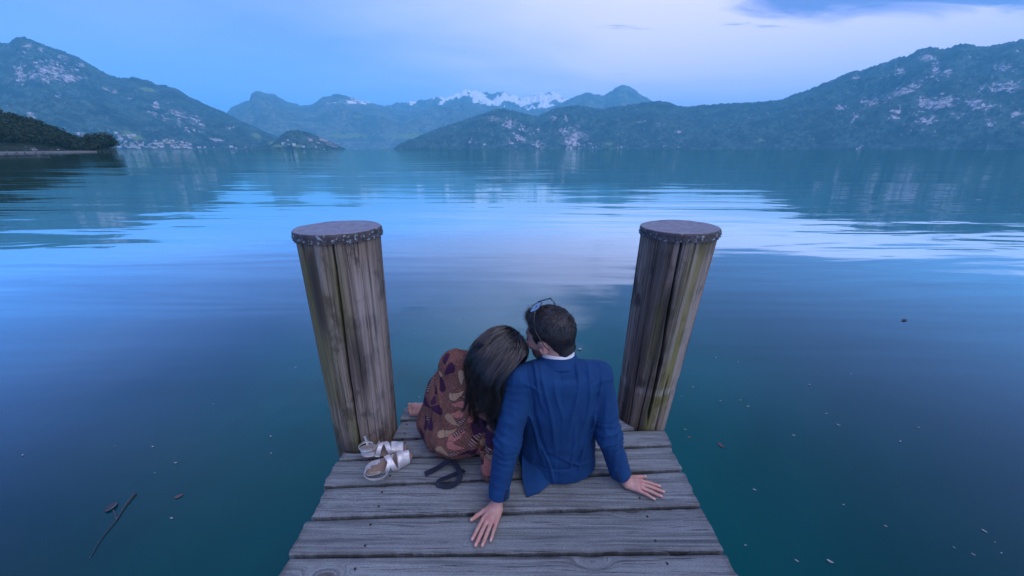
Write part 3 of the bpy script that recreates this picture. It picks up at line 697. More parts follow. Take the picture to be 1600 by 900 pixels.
# ================================================================== hand (right-handed frame: fingers along +Y, thumb on -X side, back of hand +Z)
def hand_fn(spread=1.0, thumb=1.0):
    # palm lies just above z=0; x: -0.042 (index side) .. 0.042 (little finger side)
    K = [V3(-0.030,0.088,0.021), V3(-0.0095,0.094,0.023), V3(0.0115,0.090,0.022), V3(0.031,0.079,0.019)]   # knuckles
    ang = [R(x*spread) for x in (-9, -2.5, 5, 14)]; Ls = [(0.043,0.025,0.021),(0.048,0.029,0.022),(0.044,0.027,0.022),(0.034,0.020,0.019)]
    Rr = [0.0097,0.0101,0.0096,0.0084]
    segs = []
    for k, a, L, r in zip(K, ang, Ls, Rr):
        d = V3(math.sin(a), math.cos(a), 0); p0 = k; z = (0.0175, 0.0120, 0.0085)
        for j, l in enumerate(L):
            p1 = p0 + d*l; p1 = V3(p1[0], p1[1], z[j]); segs.append((p0, p1, r*(1-0.09*j), r*(0.92-0.09*j))); p0 = p1
    T = [V3(-0.022,0.022,0.021), V3(-0.047,0.048,0.017), V3(-0.068,0.072,0.012), V3(-0.083,0.093,0.010)]
    if thumb != 1.0: T = [T[0]] + [V3(T[0][0]+(q[0]-T[0][0])*thumb, T[0][1]+(q[1]-T[0][1])*(2-thumb*0.9), q[2]) for q in T[1:]]
    tips = [s[1] for s in segs[2::3]] + [T[3]]
    def fn(p):
        up = V3(0,0,1)
        palm = union(p, 0.014, cone(p, (-0.020,0.020,0.022), (-0.024,0.080,0.020), 0.0150, 0.0145), cone(p, (0.0,0.012,0.024), (0.0,0.086,0.021), 0.017, 0.0150),
                     cone(p, (0.020,0.018,0.020), (0.026,0.072,0.018), 0.0145, 0.0130))
        th = union(p, 0.006, cone(p, T[0], T[1], 0.0155, 0.0118), cone(p, T[1], T[2], 0.0112, 0.0100), cone(p, T[2], T[3], 0.0098, 0.0078))
        d = smin(palm, th, 0.012)
        f = None
        for i in range(4):
            g = union(p, 0.0025, *[cone(p, *s) for s in segs[3*i:3*i+3]])
            f = g if f is None else np.minimum(f, g)
        d = smin(d, f, 0.0055)
        # tendons and knuckles on the back of the hand
        for k in K:
            d = smin(d, ell(p, k+V3(0,-0.001,0.0045), (0.0072,0.009,0.0070)), 0.004)
            d = smin(d, cone(p, k+V3(0,0,0.0065), V3(k[0]*0.35,0.030,0.0345), 0.0042, 0.0040), 0.004)
        d = smin(d, cone(p, (0.0,0.014,0.026), WR[0], 0.0265, 0.0285, flat=((0,0,1),0.75)), 0.016)
        return smax(d, -(p[:,2]-0.0012), 0.003)
    return fn, tips
WR = [V3(0.0,-0.05,0.06)]
def make_hand(origin, fwd, wrist_dir, mirror, spread=1.0, thumb=1.0, scale=1.0, h=0.0024):
    """origin: wrist on the deck; fwd: direction of the fingers on the deck; wrist_dir: where the forearm goes (world)"""
    f = nrm(V3(fwd[0], fwd[1], 0)); up = V3(0,0,1); x = np.cross(f, up)      # +X is to the right of the fingers
    if mirror: x = -x
    M = np.stack([x, f, up])                                                # world -> local rows
    wl = M@nrm(wrist_dir); WR[0] = V3(0,0.012,0.026) + wl*0.11
    fn, tips = hand_fn(spread, thumb)
    v, q = sdf_mesh(fn, (-0.115,-0.12,-0.004), (0.085,0.215,0.145), h, 1)
    nail = np.zeros(len(v))
    for tp in tips:
        d = np.linalg.norm((v-(tp+V3(0,-0.001,0.006)))*V3(1,0.8,1.2), axis=1); nail = np.maximum(nail, np.clip(1.6-d/0.0042, 0, 1))
    kn = np.clip(1-np.abs(v[:,1]-0.090)/0.016, 0, 1)*0.40 + np.clip((v[:,1]-0.135)/0.05, 0, 1)*0.50 + 0.2*np.clip(fbm(v*45, 2, seed=7), 0, 1)
    w = np.asarray(origin) + scale*(v@M)
    if mirror: q = q[:, ::-1]
    return w, q, nail, kn

# ================================================================== the man in the blue jacket
def tri_ribbons(roots, paths_w, name, mat, shade):
    """paths: (n, k, 3); width per strand; returns a mesh of flat ribbons"""
    paths, width, side = paths_w; n, k, _ = paths.shape
    prof = np.concatenate([np.linspace(0.7, 1, max(1,k//3)), np.linspace(1, 0.12, k-max(1,k//3))])[None,:,None]
    off = side*(width[:,None,None]*prof*0.5)
    v = np.stack([paths-off, paths+off], 2).reshape(-1,3)
    base = (np.arange(n)*k*2)[:,None]; j = (np.arange(k-1)*2)[None,:]
    a = base+j; f = np.stack([a, a+1, a+3, a+2], -1).reshape(-1,4)
    return mesh_from(name, v, f, mat, attrs={'shade': np.repeat(shade, k*2)})

def make_man():
    # --- skeleton (metres, deck at z = 0)
    HC = V3(0.164,1.425,0.740); HS = 1.07                                   # centre of the skull
    fdir = nrm(V3(-0.80,0.55,-0.25)); udir = V3(-0.28,0.10,0.95); udir = nrm(udir-fdir*(udir@fdir)); ldir = np.cross(udir, fdir)   # ldir: his left
    FR = np.stack([fdir, ldir, udir]); L = lambda f, l, u: HC + f*fdir + l*ldir + u*udir
    NB = V3(0.206,1.388,0.607)
    UN = lambda p: HC + (p-HC)/HS                                # the skull is modelled at unit size and scaled
    SL, SR_ = V3(0.038,1.335,0.553), V3(0.380,1.350,0.560)
    EL, ER = V3(-0.018,1.240,0.298), V3(0.440,1.298,0.285)
    WL, WRt = V3(-0.062,1.160,0.052), V3(0.520,1.276,0.050)
    # --- head
    def head(p):
        p = UN(p); cr = ell(p, L(-0.012,0,0.012), (0.101,0.079,0.091), FR)
        face = ell(p, L(0.030,0,-0.048), (0.066,0.062,0.080), FR)
        jaw = ell(p, L(0.050,0,-0.092), (0.044,0.047,0.030), FR)
        d = union(p, 0.03, cr, face); d = smin(d, jaw, 0.025)
        d = smin(d, ell(p, L(0.082,0,0.008), (0.018,0.045,0.014), FR), 0.015)                       # brow
        nose = cone(p, L(0.093,0,-0.006), L(0.113,0,-0.043), 0.008, 0.0125); d = smin(d, nose, 0.010)
        for s in (-1,1):
            d = smin(d, ell(p, L(0.066,s*0.048,-0.036), (0.022,0.016,0.018), FR), 0.018)              # cheekbone
            d = smax(d, -ell(p, L(0.094,s*0.033,-0.006), (0.013,0.018,0.012), FR), 0.010)             # eye socket
            d = smin(d, ell(p, L(0.080,s*0.032,-0.008), (0.012,0.0125,0.0115), FR), 0.002)            # eyeball and lids
            ear = ell(p, L(-0.012,s*0.083,-0.030), (0.0185,0.0075,0.032), np.stack([nrm(fdir+s*0.5*ldir), nrm(s*ldir-0.5*s*s*fdir*1.0), udir]))
            ear = smax(ear, -ell(p, L(-0.006,s*0.091,-0.026), (0.009,0.008,0.018), FR), 0.004)
            d = smin(d, ear, 0.004)
        d = smin(d, ell(p, L(0.097,0,-0.073), (0.011,0.024,0.0065), FR), 0.006); d = smin(d, ell(p, L(0.093,0,-0.085), (0.010,0.021,0.006), FR), 0.006)
        neck = cone(p, L(-0.030,0,-0.055), NB+V3(0,0,-0.06), 0.058, 0.066)
        return smin(d, neck, 0.025)*HS
    hv, hq = sdf_mesh(head, HC-V3(0.17,0.17,0.27), HC+V3(0.15,0.17,0.14), 0.0036, 1)
    loc = (UN(hv)-HC)@FR.T; f_, l_, u_ = loc.T
    nz = fbm(hv*90, 2, seed=3)
    beard = np.clip(sstep(-u_, 0.040, 0.062)*sstep(f_, -0.002, 0.018)*1.0 + 0.25*nz*sstep(-u_, 0.03, 0.06), 0, 1)*(1-sstep(-u_, 0.118, 0.135))*0.8
    beard = np.where((f_ > 0.085) & (np.abs(l_) < 0.022) & (u_ < -0.064) & (u_ > -0.092), 0.0, beard)     # lips
    brow = np.exp(-((u_-0.017)/0.0055)**2)*np.exp(-((np.abs(l_)-0.034)/0.017)**4)*(f_ > 0.055)
    lid = np.exp(-((u_+0.008)/0.003)**2)*np.exp(-((np.abs(l_)-0.032)/0.012)**4)*(f_ > 0.06)
    beard = np.maximum(beard, np.maximum(brow*0.95, lid*0.7))
    ear_m = np.exp(-((f_+0.012)/0.03)**2 - ((u_+0.03)/0.045)**2)*sstep(np.abs(l_), 0.072, 0.082)
    red = np.clip(0.55*ear_m + 0.18*np.exp(-((u_+0.04)/0.03)**2)*sstep(f_, 0.04, 0.07), 0, 1)
    # --- hands
    lw, lq, ln, lk = make_hand((WL[0]-0.003,WL[1]-0.012,0.0), V3(-0.066,-0.158,0), EL-WL, True, 0.42, 0.95, 0.97)
    rw, rq, rn, rk = make_hand((WRt[0]+0.010,WRt[1]-0.004,0.0), V3(0.150,-0.052,0), ER-WRt, False, 0.75, 0.86, 0.95)
    # --- the rest of the body, under the clothes
    HL, HR = V3(0.13,1.46,0.11), V3(0.31,1.46,0.11); KL, KR = V3(0.12,1.93,0.10), V3(0.33,1.93,0.10); AL, AR = V3(0.12,1.99,-0.33), V3(0.33,1.99,-0.33)
    def rest(p):
        d = cone(p, (0.22,1.42,0.12), (0.212,1.375,0.46), 0.12, 0.13, flat=((0,1,0),0.7))
        d = union(p, 0.03, d, cone(p, SL+V3(0.03,0,0), SR_-V3(0.03,0,0), 0.05, 0.05), cone(p, NB+V3(0,0,-0.05), NB, 0.06, 0.055))
        for S, E, W in ((SL,EL,WL),(SR_,ER,WRt)): d = union(p, 0.02, d, cone(p, S, E, 0.045, 0.036), cone(p, E, W+V3(0,0,0.02), 0.036, 0.026))
        for Hp, K, A in ((HL,KL,AL),(HR,KR,AR)): d = union(p, 0.03, d, cone(p, Hp, K, 0.075, 0.05), cone(p, K, A, 0.05, 0.035))
        return d
    bv, bq = sdf_mesh(rest, (-0.14,1.10,-0.42), (0.60,2.10,0.68), 0.011, 1)
    v, q = merge([(hv,hq),(lw,lq),(rw,rq),(bv,bq)])
    Z = lambda n: np.zeros(n)
    nb = len(bv)
    at = {'beard': np.concatenate([beard, Z(len(lw)), Z(len(rw)), Z(nb)]), 'red': np.concatenate([red, lk, rk, Z(nb)]), 'nail': np.concatenate([Z(len(hv)), ln*0.7, rn*0.7, Z(nb)])}
    org = V3(0.22,1.42,0.0)
    body = link('person', mesh_from('person', v-org, q, M_SKIN, attrs=at), loc=org)
    tag(body, 'person in blue suit jacket leaning back on both hands, face against dark long hair', 'person')

    # --- jacket
    ZL = 0.012
    CREASES = []
    for (a, b_, c_, e_, wd, am) in [(832,575,852,640,.010,.009),(848,588,868,700,.012,.008),(906,582,893,650,.010,.008),(926,588,912,665,.011,.008),(942,606,922,700,.010,.009),(824,640,846,712,.009,.011),(836,650,862,735,.009,-.008),
            (934,650,902,742,.010,.010),(925,680,890,742,.009,-.007),(818,600,846,612,.008,.006),(955,590,930,606,.008,.006),(826,600,838,660,.007,-.008),(938,590,934,660,.007,-.008),(868,600,876,650,.010,.006),(898,660,892,742,.012,.006),(846,700,866,748,.010,.008),(880,720,930,735,.010,.007),(850,738,900,730,.009,-.006)]:
        p0, p1 = at_y(a, b_, 1.255), at_y(c_, e_, 1.265); CREASES.append((p0[0], p0[2], p1[0], p1[2], wd*0.70, am*1.75))
    def jacket_full(p):
        x, y, z = p.T
        W = V3(0,1,0)
        secs = [((0.228,1.405,0.03),0.192,0.130), ((0.226,1.392,0.14),0.180,0.128), ((0.222,1.372,0.28),0.168,0.118), ((0.212,1.357,0.42),0.184,0.122), ((0.208,1.355,0.51),0.190,0.112)]
        d = None
        for (a, ra, da), (b_, rb, db) in zip(secs[:-1], secs[1:]):
            c = cone(p, a, b_, ra, rb, flat=(W, 0.5*(da/ra+db/rb))); d = c if d is None else smin(d, c, 0.03)
        d = smax(d, z-0.60, 0.03)
        sh = union(p, 0.03, cone(p, SL+V3(0.02,0.0,0.008), V3(0.21,1.368,0.600), 0.052, 0.050, flat=(W,0.95)), cone(p, V3(0.21,1.368,0.600), SR_+V3(-0.02,0,0.008), 0.050, 0.052, flat=(W,0.95)))
        d = smin(d, sh, 0.05)
        skirt = ell(p, (0.232,1.385,0.035), (0.178,0.122,0.10)); d = smin(d, skirt, 0.03)
        # creases of the back: pulls running from the armpits and soft vertical folds
        back = sstep(-y, -1.40, -1.30)
        wz = z + 0.35*np.abs(x-0.21)
        n1 = fbm(np.stack([x*11+2.3*fbm(p*5, 2, seed=71), wz*2.6, x*0], 1), 2, seed=70, ridged=True)
        n2 = np.sin((x-0.208)*46 + 2.4*fbm(np.stack([x*4, z*5, z*0], 1), 2, seed=72) + 5*z)*sstep(z, 0.30, 0.45)*(1-sstep(z, 0.56, 0.62))
        waist = fbm(np.stack([x*5+z*4, z*20+x*9, x*0], 1), 2, seed=75)*np.exp(-((z-0.17)/0.10)**2)
        crs = 0
        for (x0, z0, x1, z1, wd, am) in CREASES:
            ux, uz = x1-x0, z1-z0; LL = ux*ux+uz*uz; tt_ = np.clip(((x-x0)*ux+(z-z0)*uz)/LL, 0, 1)
            dd = ((x-x0)*uz-(z-z0)*ux)/math.sqrt(LL) + 0.006*np.sin(tt_*5+x0*90); ov = np.hypot(x-x0-tt_*ux, z-z0-tt_*uz)
            crs = crs + am*np.exp(-(dd/wd)**2)*np.exp(-(np.maximum(ov-np.abs(dd),0)/0.03)**2)*np.sin(np.pi*np.clip(tt_*0.9+0.08,0,1))**0.5
        seam = np.exp(-((x-0.207-0.02*(0.5-z))/0.0035)**2)*0.0022
        d = d - back*(0.0075*n1 + 0.0022*n2 + 0.0070*waist + crs) + 1.5*seam*back
        arms = None
        for S, E, Wp, sd in ((SL,EL,WL,1),(SR_,ER,WRt,2)):
            ed = nrm(Wp-E); cuff = Wp + nrm(E-Wp)*0.004
            u = cone(p, S, E, 0.066, 0.0545); l = cone(p, E, cuff, 0.0545, 0.0440)
            a = smin(u, l, 0.03)
            t1 = ((p-S)@(E-S))/((E-S)@(E-S)); t2 = ((p-E)@(Wp-E))/((Wp-E)@(Wp-E)); tt = np.where(t1 < 1, t1, 1+np.clip(t2,0,1))
            phase = fbm(p*9+sd*5, 2, seed=80+sd)
            cr = np.sin(tt*24 + 3.2*phase + 9*((p-S)@nrm(np.cross(E-S, V3(0,1,0)))))
            env = np.exp(-((tt-1.0)/0.35)**2)*1.0 + 0.55*np.exp(-((tt-0.15)/0.25)**2) + 0.45*np.exp(-((tt-1.8)/0.2)**2)
            cr = 1-2*np.abs(cr)**0.7
            a = a - 0.0062*cr*env*np.clip(0.6+phase,0,1.5) - 0.007*fbm(p*np.array([16,16,6.0])+sd, 2, seed=85, ridged=True)
            a = smax(a, (p-cuff)@ed, 0.004)
            hole = smax(cone(p, E, Wp+ed*0.05, 0.040, 0.0375), -((p-cuff)@ed+0.022), 0.003)
            a = smax(a, -hole, 0.003)
            seamd = np.abs(t1-0.06+0.15*((p-S)@V3(0,0,1)))            # armhole seam
            arms = a if arms is None else np.minimum(arms, a)
            hole_ = (x-S[0])*(1 if sd == 1 else -1) - 0.020 - 0.22*(0.56-z); d = d + 0.0045*np.exp(-(hole_/0.0045)**2)*sstep(z, 0.40, 0.46)
        # armhole seams are small valleys: less blending on the inner side
        d = smin(d, arms, 0.020)
        d = smax(d, ZL-z, 0.006)
        neckhole = cone(p, NB+V3(0.0,0.004,-0.02), L(-0.02,0,-0.05), 0.074, 0.072); d = smax(d, -neckhole, 0.006)
        return d
    def jacket(p):
        rough = union(p, 0.05, cone(p, (0.228,1.405,0.03), (0.222,1.372,0.28), 0.192, 0.168, flat=(V3(0,1,0),0.69)), cone(p, (0.222,1.372,0.28), (0.208,1.355,0.51), 0.168, 0.190, flat=(V3(0,1,0),0.64)), cone(p, SL, (0.21,1.368,0.60), 0.055, 0.055), cone(p, SR_, (0.21,1.368,0.60), 0.055, 0.055), cone(p, SL, EL, 0.066, 0.055), cone(p, EL, WL, 0.055, 0.044), cone(p, SR_, ER, 0.066, 0.055), cone(p, ER, WRt, 0.055, 0.044))
        m = (np.abs(rough) < 0.045) | ((p[:,2] < 0.05) & (rough < 0.045)) | (np.linalg.norm(p-NB, axis=1) < 0.12); rough[m] = jacket_full(p[m]); return rough
    jv, jq = sdf_mesh(jacket, (-0.135,1.10,-0.005), (0.60,1.56,0.69), 0.0047, 1)
    jk = link('jacket', mesh_from('jacket', jv-org, jq, M_JACKET), body)
    # jacket collar and shirt collar: bands round the neck
    def band(name, c0, axis, r0, r1, z0, z1, th, mat, parent, open_at=None, lean=0.0, seed=0):
        axis = nrm(axis); e1 = nrm(np.cross(V3(0,1,0), axis)); e2 = np.cross(axis, e1); na = 72
        a = np.linspace(0, 2*math.pi, na, endpoint=False); rows = []
        for (r, z) in ((r0, z0), ((r0+r1)/2+0.001, (z0+z1)/2), (r1, z1), (r1-th*0.5, z1+th*0.4), (r1-th, z1), (r0-th, z0)):
            rr = r*(1+0.02*np.sin(a*2+seed)); zz = z + lean*np.cos(a) + 0.002*np.sin(3*a+seed)
            rows.append(c0 + np.outer(rr*np.cos(a), e1) + np.outer(rr*np.sin(a), e2) + zz[:,None]*axis)
        return link(name, mesh_from(name, np.array(rows).reshape(-1,3)-org, grid_faces(len(rows), na, True), mat), parent)
    nax = nrm(L(-0.03,0,-0.06)-NB)
    band('collar', NB+V3(0.0,0.002,0.0), nax, 0.096, 0.0785, -0.006, 0.036, 0.006, M_JACKET, jk, seed=1)
    band('shirt_collar', NB+V3(0,0.002,0.0), nax, 0.0765, 0.0715, 0.0, 0.0500, 0.004, M_SHIRT, body, seed=2)
    # hanging vent flap at the left of the hem, lying on the planks
    def sheet(name, P, th, mat, parent, nu=20, nv=14, wob=0.002, seed=0):
        P = np.array(P, float)                                      # (rows, cols, 3) control net
        def rs(A, n, axis):
            k = A.shape[axis]; t = np.linspace(0, k-1, n); i = np.clip(np.floor(t).astype(int), 0, k-2); f = t-i
            sh = [1]*A.ndim; sh[axis] = n; f = f.reshape(sh); s = 3*f*f-2*f**3
            return np.take(A, i, axis)*(1-(0.5*f+0.5*s)) + np.take(A, i+1, axis)*(0.5*f+0.5*s)
        G = rs(rs(P, nu, 0), nv, 1)
        N = np.cross(np.gradient(G, axis=0), np.gradient(G, axis=1)); N /= np.maximum(np.linalg.norm(N, axis=2, keepdims=True), 1e-9)
        G = G + N*(wob*fbm(G*30+seed, 2, seed=seed))[...,None]
        T, B = G+N*th/2, G-N*th/2; n = nu*nv
        f = [grid_faces(nu, nv), grid_faces(nu, nv)[:, ::-1]+n]
        rim = [i*nv for i in range(nu)] + [(nu-1)*nv+j for j in range(1,nv)] + [i*nv+nv-1 for i in range(nu-2,-1,-1)] + [j for j in range(nv-2,0,-1)]
        rim = np.array(rim); r2 = np.roll(rim, -1)
        f.append(np.stack([rim, rim+n, r2+n, r2], 1))
        return link(name, mesh_from(name, np.vstack([T.reshape(-1,3), B.reshape(-1,3)]), np.vstack(f), mat), parent)
    SHEET[0] = sheet
    q = lambda px, py, z: at_z(px, py, z) - org
    sheet('vent_flap', [[q(818,690,0.16), q(840,692,0.17), q(866,694,0.17)], [q(816,725,0.08), q(838,728,0.09), q(868,730,0.09)], [q(817,752,0.025), q(841,754,0.03), q(866,748,0.035)], [q(823,777,0.006), q(843,770,0.008), q(862,753,0.014)]], 0.003, M_JACKET, jk, seed=4)
    # cuff buttons
    bmm = nail_mesh('cuff_button', 0.0048, 0.0035, M_BUTTON, 12)
    for E, Wp, out in ((EL,WL,V3(0.62,-0.75,0.15)), (ER,WRt,V3(-0.35,-0.85,0.2))):
        ax = nrm(Wp-E); o = nrm(out-ax*(out@ax))
        for k in range(4):
            pos = Wp - ax*(0.020+0.0125*k); rad = 0.0465+0.0012*k
            b_ = link('cuff_button', bmm, jk, loc=Vector(pos+o*rad-org)); b_.rotation_euler = Vector(o).to_track_quat('Z','Y').to_euler()
    # trousers and shoes (over the pier's end)
    def trous(p):
        d = cone(p, (0.222,1.46,0.095), (0.222,1.42,0.12), 0.15, 0.13, flat=((0,0,1),0.62))
        for Hp, K, A in ((HL,KL,AL),(HR,KR,AR)): d = union(p, 0.03, d, cone(p, Hp, K, 0.088, 0.066), cone(p, K, A+V3(0,0,0.03), 0.064, 0.05))
        d = d - 0.004*fbm(p*18, 2, seed=91)
        return smax(smax(d, 0.010-p[:,2] + 10*np.clip(p[:,1]-1.90,0,1), 0.004), 1.34-p[:,1], 0.004)
    tv, tq = sdf_mesh(trous, (0.0,1.33,-0.36), (0.45,2.10,0.24), 0.0095, 1)
    link('trousers', mesh_from('trousers', tv-org, tq, M_TROUSER), body)
    for A in (AL, AR):
        def shoe(p, A=A):
            d = union(p, 0.02, cone(p, A+V3(0,-0.02,0.0), A+V3(0,-0.02,-0.06), 0.042, 0.04), cone(p, A+V3(0,-0.03,-0.07), A+V3(0,0.16,-0.09), 0.040, 0.036, flat=((0,0,1),0.8)))
            return smax(d, (A[2]-0.115)-p[:,2], 0.004)
        sv, sq = sdf_mesh(shoe, A-V3(0.06,0.09,0.13), A+V3(0.06,0.22,0.06), 0.007, 1)
        link('shoe', mesh_from('shoe', sv-org, sq, M_LEATHER), body)

    # --- short hair: a cap that follows the skull, plus thousands of short blades
    def scalp(p): return ell(UN(p), L(-0.012,0,0.014), (0.106,0.083,0.096), FR)
    def hairline(p):
        f, l, u = ((UN(p)-HC)@FR.T).T; al = np.abs(l)
        face = f - (0.046 + 0.45*np.clip(u-0.055,-0.2,1) - 0.10*al)                                # behind the forehead
        temple = (f - 0.026) - 0.6*np.clip(u-0.02, 0, 1)
        front = np.where(u > 0.045, face, temple)
        nape = -(u + 0.098 + 0.42*np.clip(f+0.06,-0.1,1)*0.9)                                        # rises over the ears
        earcut = 0.034 - np.sqrt(((f+0.010)/0.9)**2 + ((u+0.036)/1.15)**2)
        side = np.where((f > 0.012) & (al > 0.04), 0.0, -1.0)                                        # sideburn
        nape = np.where((f > 0.014) & (f < 0.034), -(u+0.040), nape)
        return np.maximum(np.maximum(front, nape), np.where(al > 0.05, earcut, -1))
    def hair(p):
        q_ = (UN(p)-HC)@FR.T
        d = scalp(p) - 0.004 - 0.0018*fbm(p*60, 2, seed=33)
        napeh = cone(UN(p), L(-0.042,0,-0.020), L(-0.050,0,-0.082), 0.066, 0.0585); d = smin(d, napeh, 0.02)
        quiff = ell(UN(p), L(0.060,0.006,0.072), (0.036,0.052,0.026), FR); d = smin(d, quiff, 0.02)
        thin = 0.010*sstep(-q_[:,2], 0.0, 0.06); d = d + thin*0.5
        return smax(d, hairline(p), 0.006)
    cv, cq = sdf_mesh(hair, HC-V3(0.16,0.16,0.15), HC+V3(0.16,0.16,0.16), 0.0036, 1)
    hm = link('hair', mesh_from('hair', cv-org, cq, M_HAIR_M, attrs={'shade': np.clip(0.25+0.5*fbm(cv*120, 2, seed=8), 0, 1)}), body)
    rng = np.random.default_rng(5)
    N = 22000; k = rng.integers(0, len(cv), N); root = cv[k] + rng.normal(size=(N,3))*0.0012
    n = grad(hair, root); n /= np.linalg.norm(n, axis=1, keepdims=True)
    crown = L(-0.075,-0.012,0.055); away = root-crown; away -= n*(away*n).sum(1)[:,None]; away /= np.maximum(np.linalg.norm(away, axis=1, keepdims=True), 1e-6)
    swirl = np.cross(n, away); lu = ((root-HC)@FR.T)[:,2]; lf = ((root-HC)@FR.T)[:,0]
    length = (0.005 + 0.011*sstep(lu, -0.02, 0.06) + 0.007*sstep(lf, 0.02, 0.07)*sstep(lu, 0.04, 0.08))*rng.uniform(0.6,1.25,N)
    d0 = n*0.26 + away*0.9 + 0.35*swirl + rng.normal(size=(N,3))*0.16; d0 /= np.linalg.norm(d0, axis=1, keepdims=True)
    ts = np.linspace(0, 1, 4)[None,:,None]
    paths = root[:,None,:] - n[:,None,:]*0.002 + (d0[:,None,:]*ts + (away-n*0.25)[:,None,:]*0.35*ts**2)*length[:,None,None]
    side = np.cross(d0, rng.normal(size=(N,3))); side /= np.linalg.norm(side, axis=1, keepdims=True)
    strands = tri_ribbons(None, (paths-org, rng.uniform(0.0007,0.0014,N), side[:,None,:]), 'hair_strands', M_HAIR_M, rng.uniform(0,1,N))
    so = link('hair_strands', strands, hm); so['kind'] = 'stuff'
    return dict(HC=HC, L=L, FR=FR, f=fdir, l=ldir, u=udir, jacket=jacket, scalp=scalp, hair=hair)
SHEET = [None]
MAN = make_man()

# ------------------------------------------------------------------ sunglasses pushed up on his head
def make_glasses():
    HC, f, l, u = MAN['HC'], MAN['f']*1.07, MAN['l']*1.07, MAN['u']*1.07
    m_fr, t, b = material('dark_frame'); b.inputs['Base Color'].default_value = (0.012, 0.010, 0.010, 1); b.inputs['Roughness'].default_value = 0.25
    m_ln, t, b = material('grey_mirror_lens'); b.inputs['Base Color'].default_value = (0.30, 0.31, 0.33, 1); b.inputs['Metallic'].default_value = 0.9; b.inputs['Roughness'].default_value = 0.12
    m_gd, t, b = material('pale_metal_hinge'); b.inputs['Base Color'].default_value = (0.6, 0.55, 0.45, 1); b.inputs['Metallic'].default_value = 1.0; b.inputs['Roughness'].default_value = 0.3
    c = HC - f*0.006 + u*0.131                                  # bridge, on top of the hair
    root = thing('sunglasses', 'dark sunglasses pushed up on the short black hair', 'sunglasses', c)
    face = nrm(u*0.97 + f*0.25)                                  # the way the lenses look
    dn = nrm(f*0.97 - u*0.25)                                    # lens "down", toward the forehead
    lens_c = {}
    for s in (1, -1):
        lc = s*l*0.036 + dn*0.014 + face*0.002
        ex, ey = nrm(l*s - face*0.30), dn; ex = nrm(ex-ey*(ex@ey)); en = np.cross(ex, ey); en = en if en@face > 0 else -en
        a = np.linspace(0, 2*math.pi, 36, endpoint=False)
        rx = 0.031*np.sign(np.cos(a))*np.abs(np.cos(a))**0.8; ry = 0.025*np.sign(np.sin(a))*np.abs(np.sin(a))**0.8
        rows = [lc + np.outer(rx*k, ex) + np.outer(ry*k, ey) + (0.0015*(1-k*k))*en for k in (1.0,0.8,0.5,0.02)]
        back = [r - 0.0016*en for r in rows[::-1]]
        g_ = np.array(rows+back)
        ln = link('lens', mesh_from('lens', g_.reshape(-1,3), grid_faces(len(g_), 36, True), m_ln), root)
        # rim: a thin tube round the lens
        tube_along('rim', lc + np.outer(rx*1.03, ex) + np.outer(ry*1.03, ey), 0.0020, m_fr, root, closed=True)
        hinge = lc + ex*0.032 - ey*0.010
        tip = (HC - f*0.030 + s*l*0.0965 - u*0.010) - c
        mid = (HC - f*0.004 + s*l*0.0950 + u*0.058) - c
        pts = [hinge, hinge*0.5+mid*0.5+s*l*0.006+u*0.004, mid, mid*0.5+tip*0.5+s*l*0.0025, tip, tip - u*0.022 - f*0.012 - s*l*0.004]
        tube_along('temple', smooth_path(pts, 26), 0.0026, m_fr, root)
        tube_along('hinge', smooth_path([hinge, hinge*0.8+pts[1]*0.2, hinge*0.35+pts[1]*0.65], 6), 0.0026, m_gd, root)
    tube_along('bridge', smooth_path([-l*0.008+dn*0.010, face*0.003+dn*0.008, l*0.008+dn*0.010], 8), 0.0020, m_fr, root)
def smooth_path(pts, n):
    pts = np.array(pts, float); k = len(pts); t = np.linspace(0, k-1, n); out = []
    for x in t:
        i = min(int(x), k-2); f = x-i; p0, p1, p2, p3 = pts[max(i-1,0)], pts[i], pts[i+1], pts[min(i+2,k-1)]
        out.append(0.5*((2*p1)+(-p0+p2)*f+(2*p0-5*p1+4*p2-p3)*f*f+(-p0+3*p1-3*p2+p3)*f**3))
    return np.array(out)
def tube_along(name, path, r, mat, parent, closed=False, n=8, loc=None):
    path = np.asarray(path, float); k = len(path)
    T = np.roll(path,-1,0)-np.roll(path,1,0) if closed else np.gradient(path, axis=0)
    T /= np.linalg.norm(T, axis=1, keepdims=True); up = V3(0.3,0.2,0.93); A = np.cross(T, up); A /= np.maximum(np.linalg.norm(A, axis=1, keepdims=True),1e-6); B = np.cross(T, A)
    a = np.linspace(0, 2*math.pi, n, endpoint=False); rr = np.full(k, r) if np.isscalar(r) else np.asarray(r)
    v = path[:,None,:] + rr[:,None,None]*(np.cos(a)[None,:,None]*A[:,None,:] + np.sin(a)[None,:,None]*B[:,None,:])
    f = grid_faces(k, n, True)
    if closed:
        j = np.arange(n); f = np.vstack([f, np.stack([(k-1)*n+j, (k-1)*n+(j+1)%n, (j+1)%n, j], 1)])
        return link(name, mesh_from(name, v.reshape(-1,3), f, mat), parent, loc=loc)
    faces = [tuple(x) for x in f] + [tuple(range(n)), tuple((k-1)*n+i for i in range(n-1,-1,-1))]
    return link(name, mesh_from(name, v.reshape(-1,3), faces, mat), parent, loc=loc)
make_glasses()

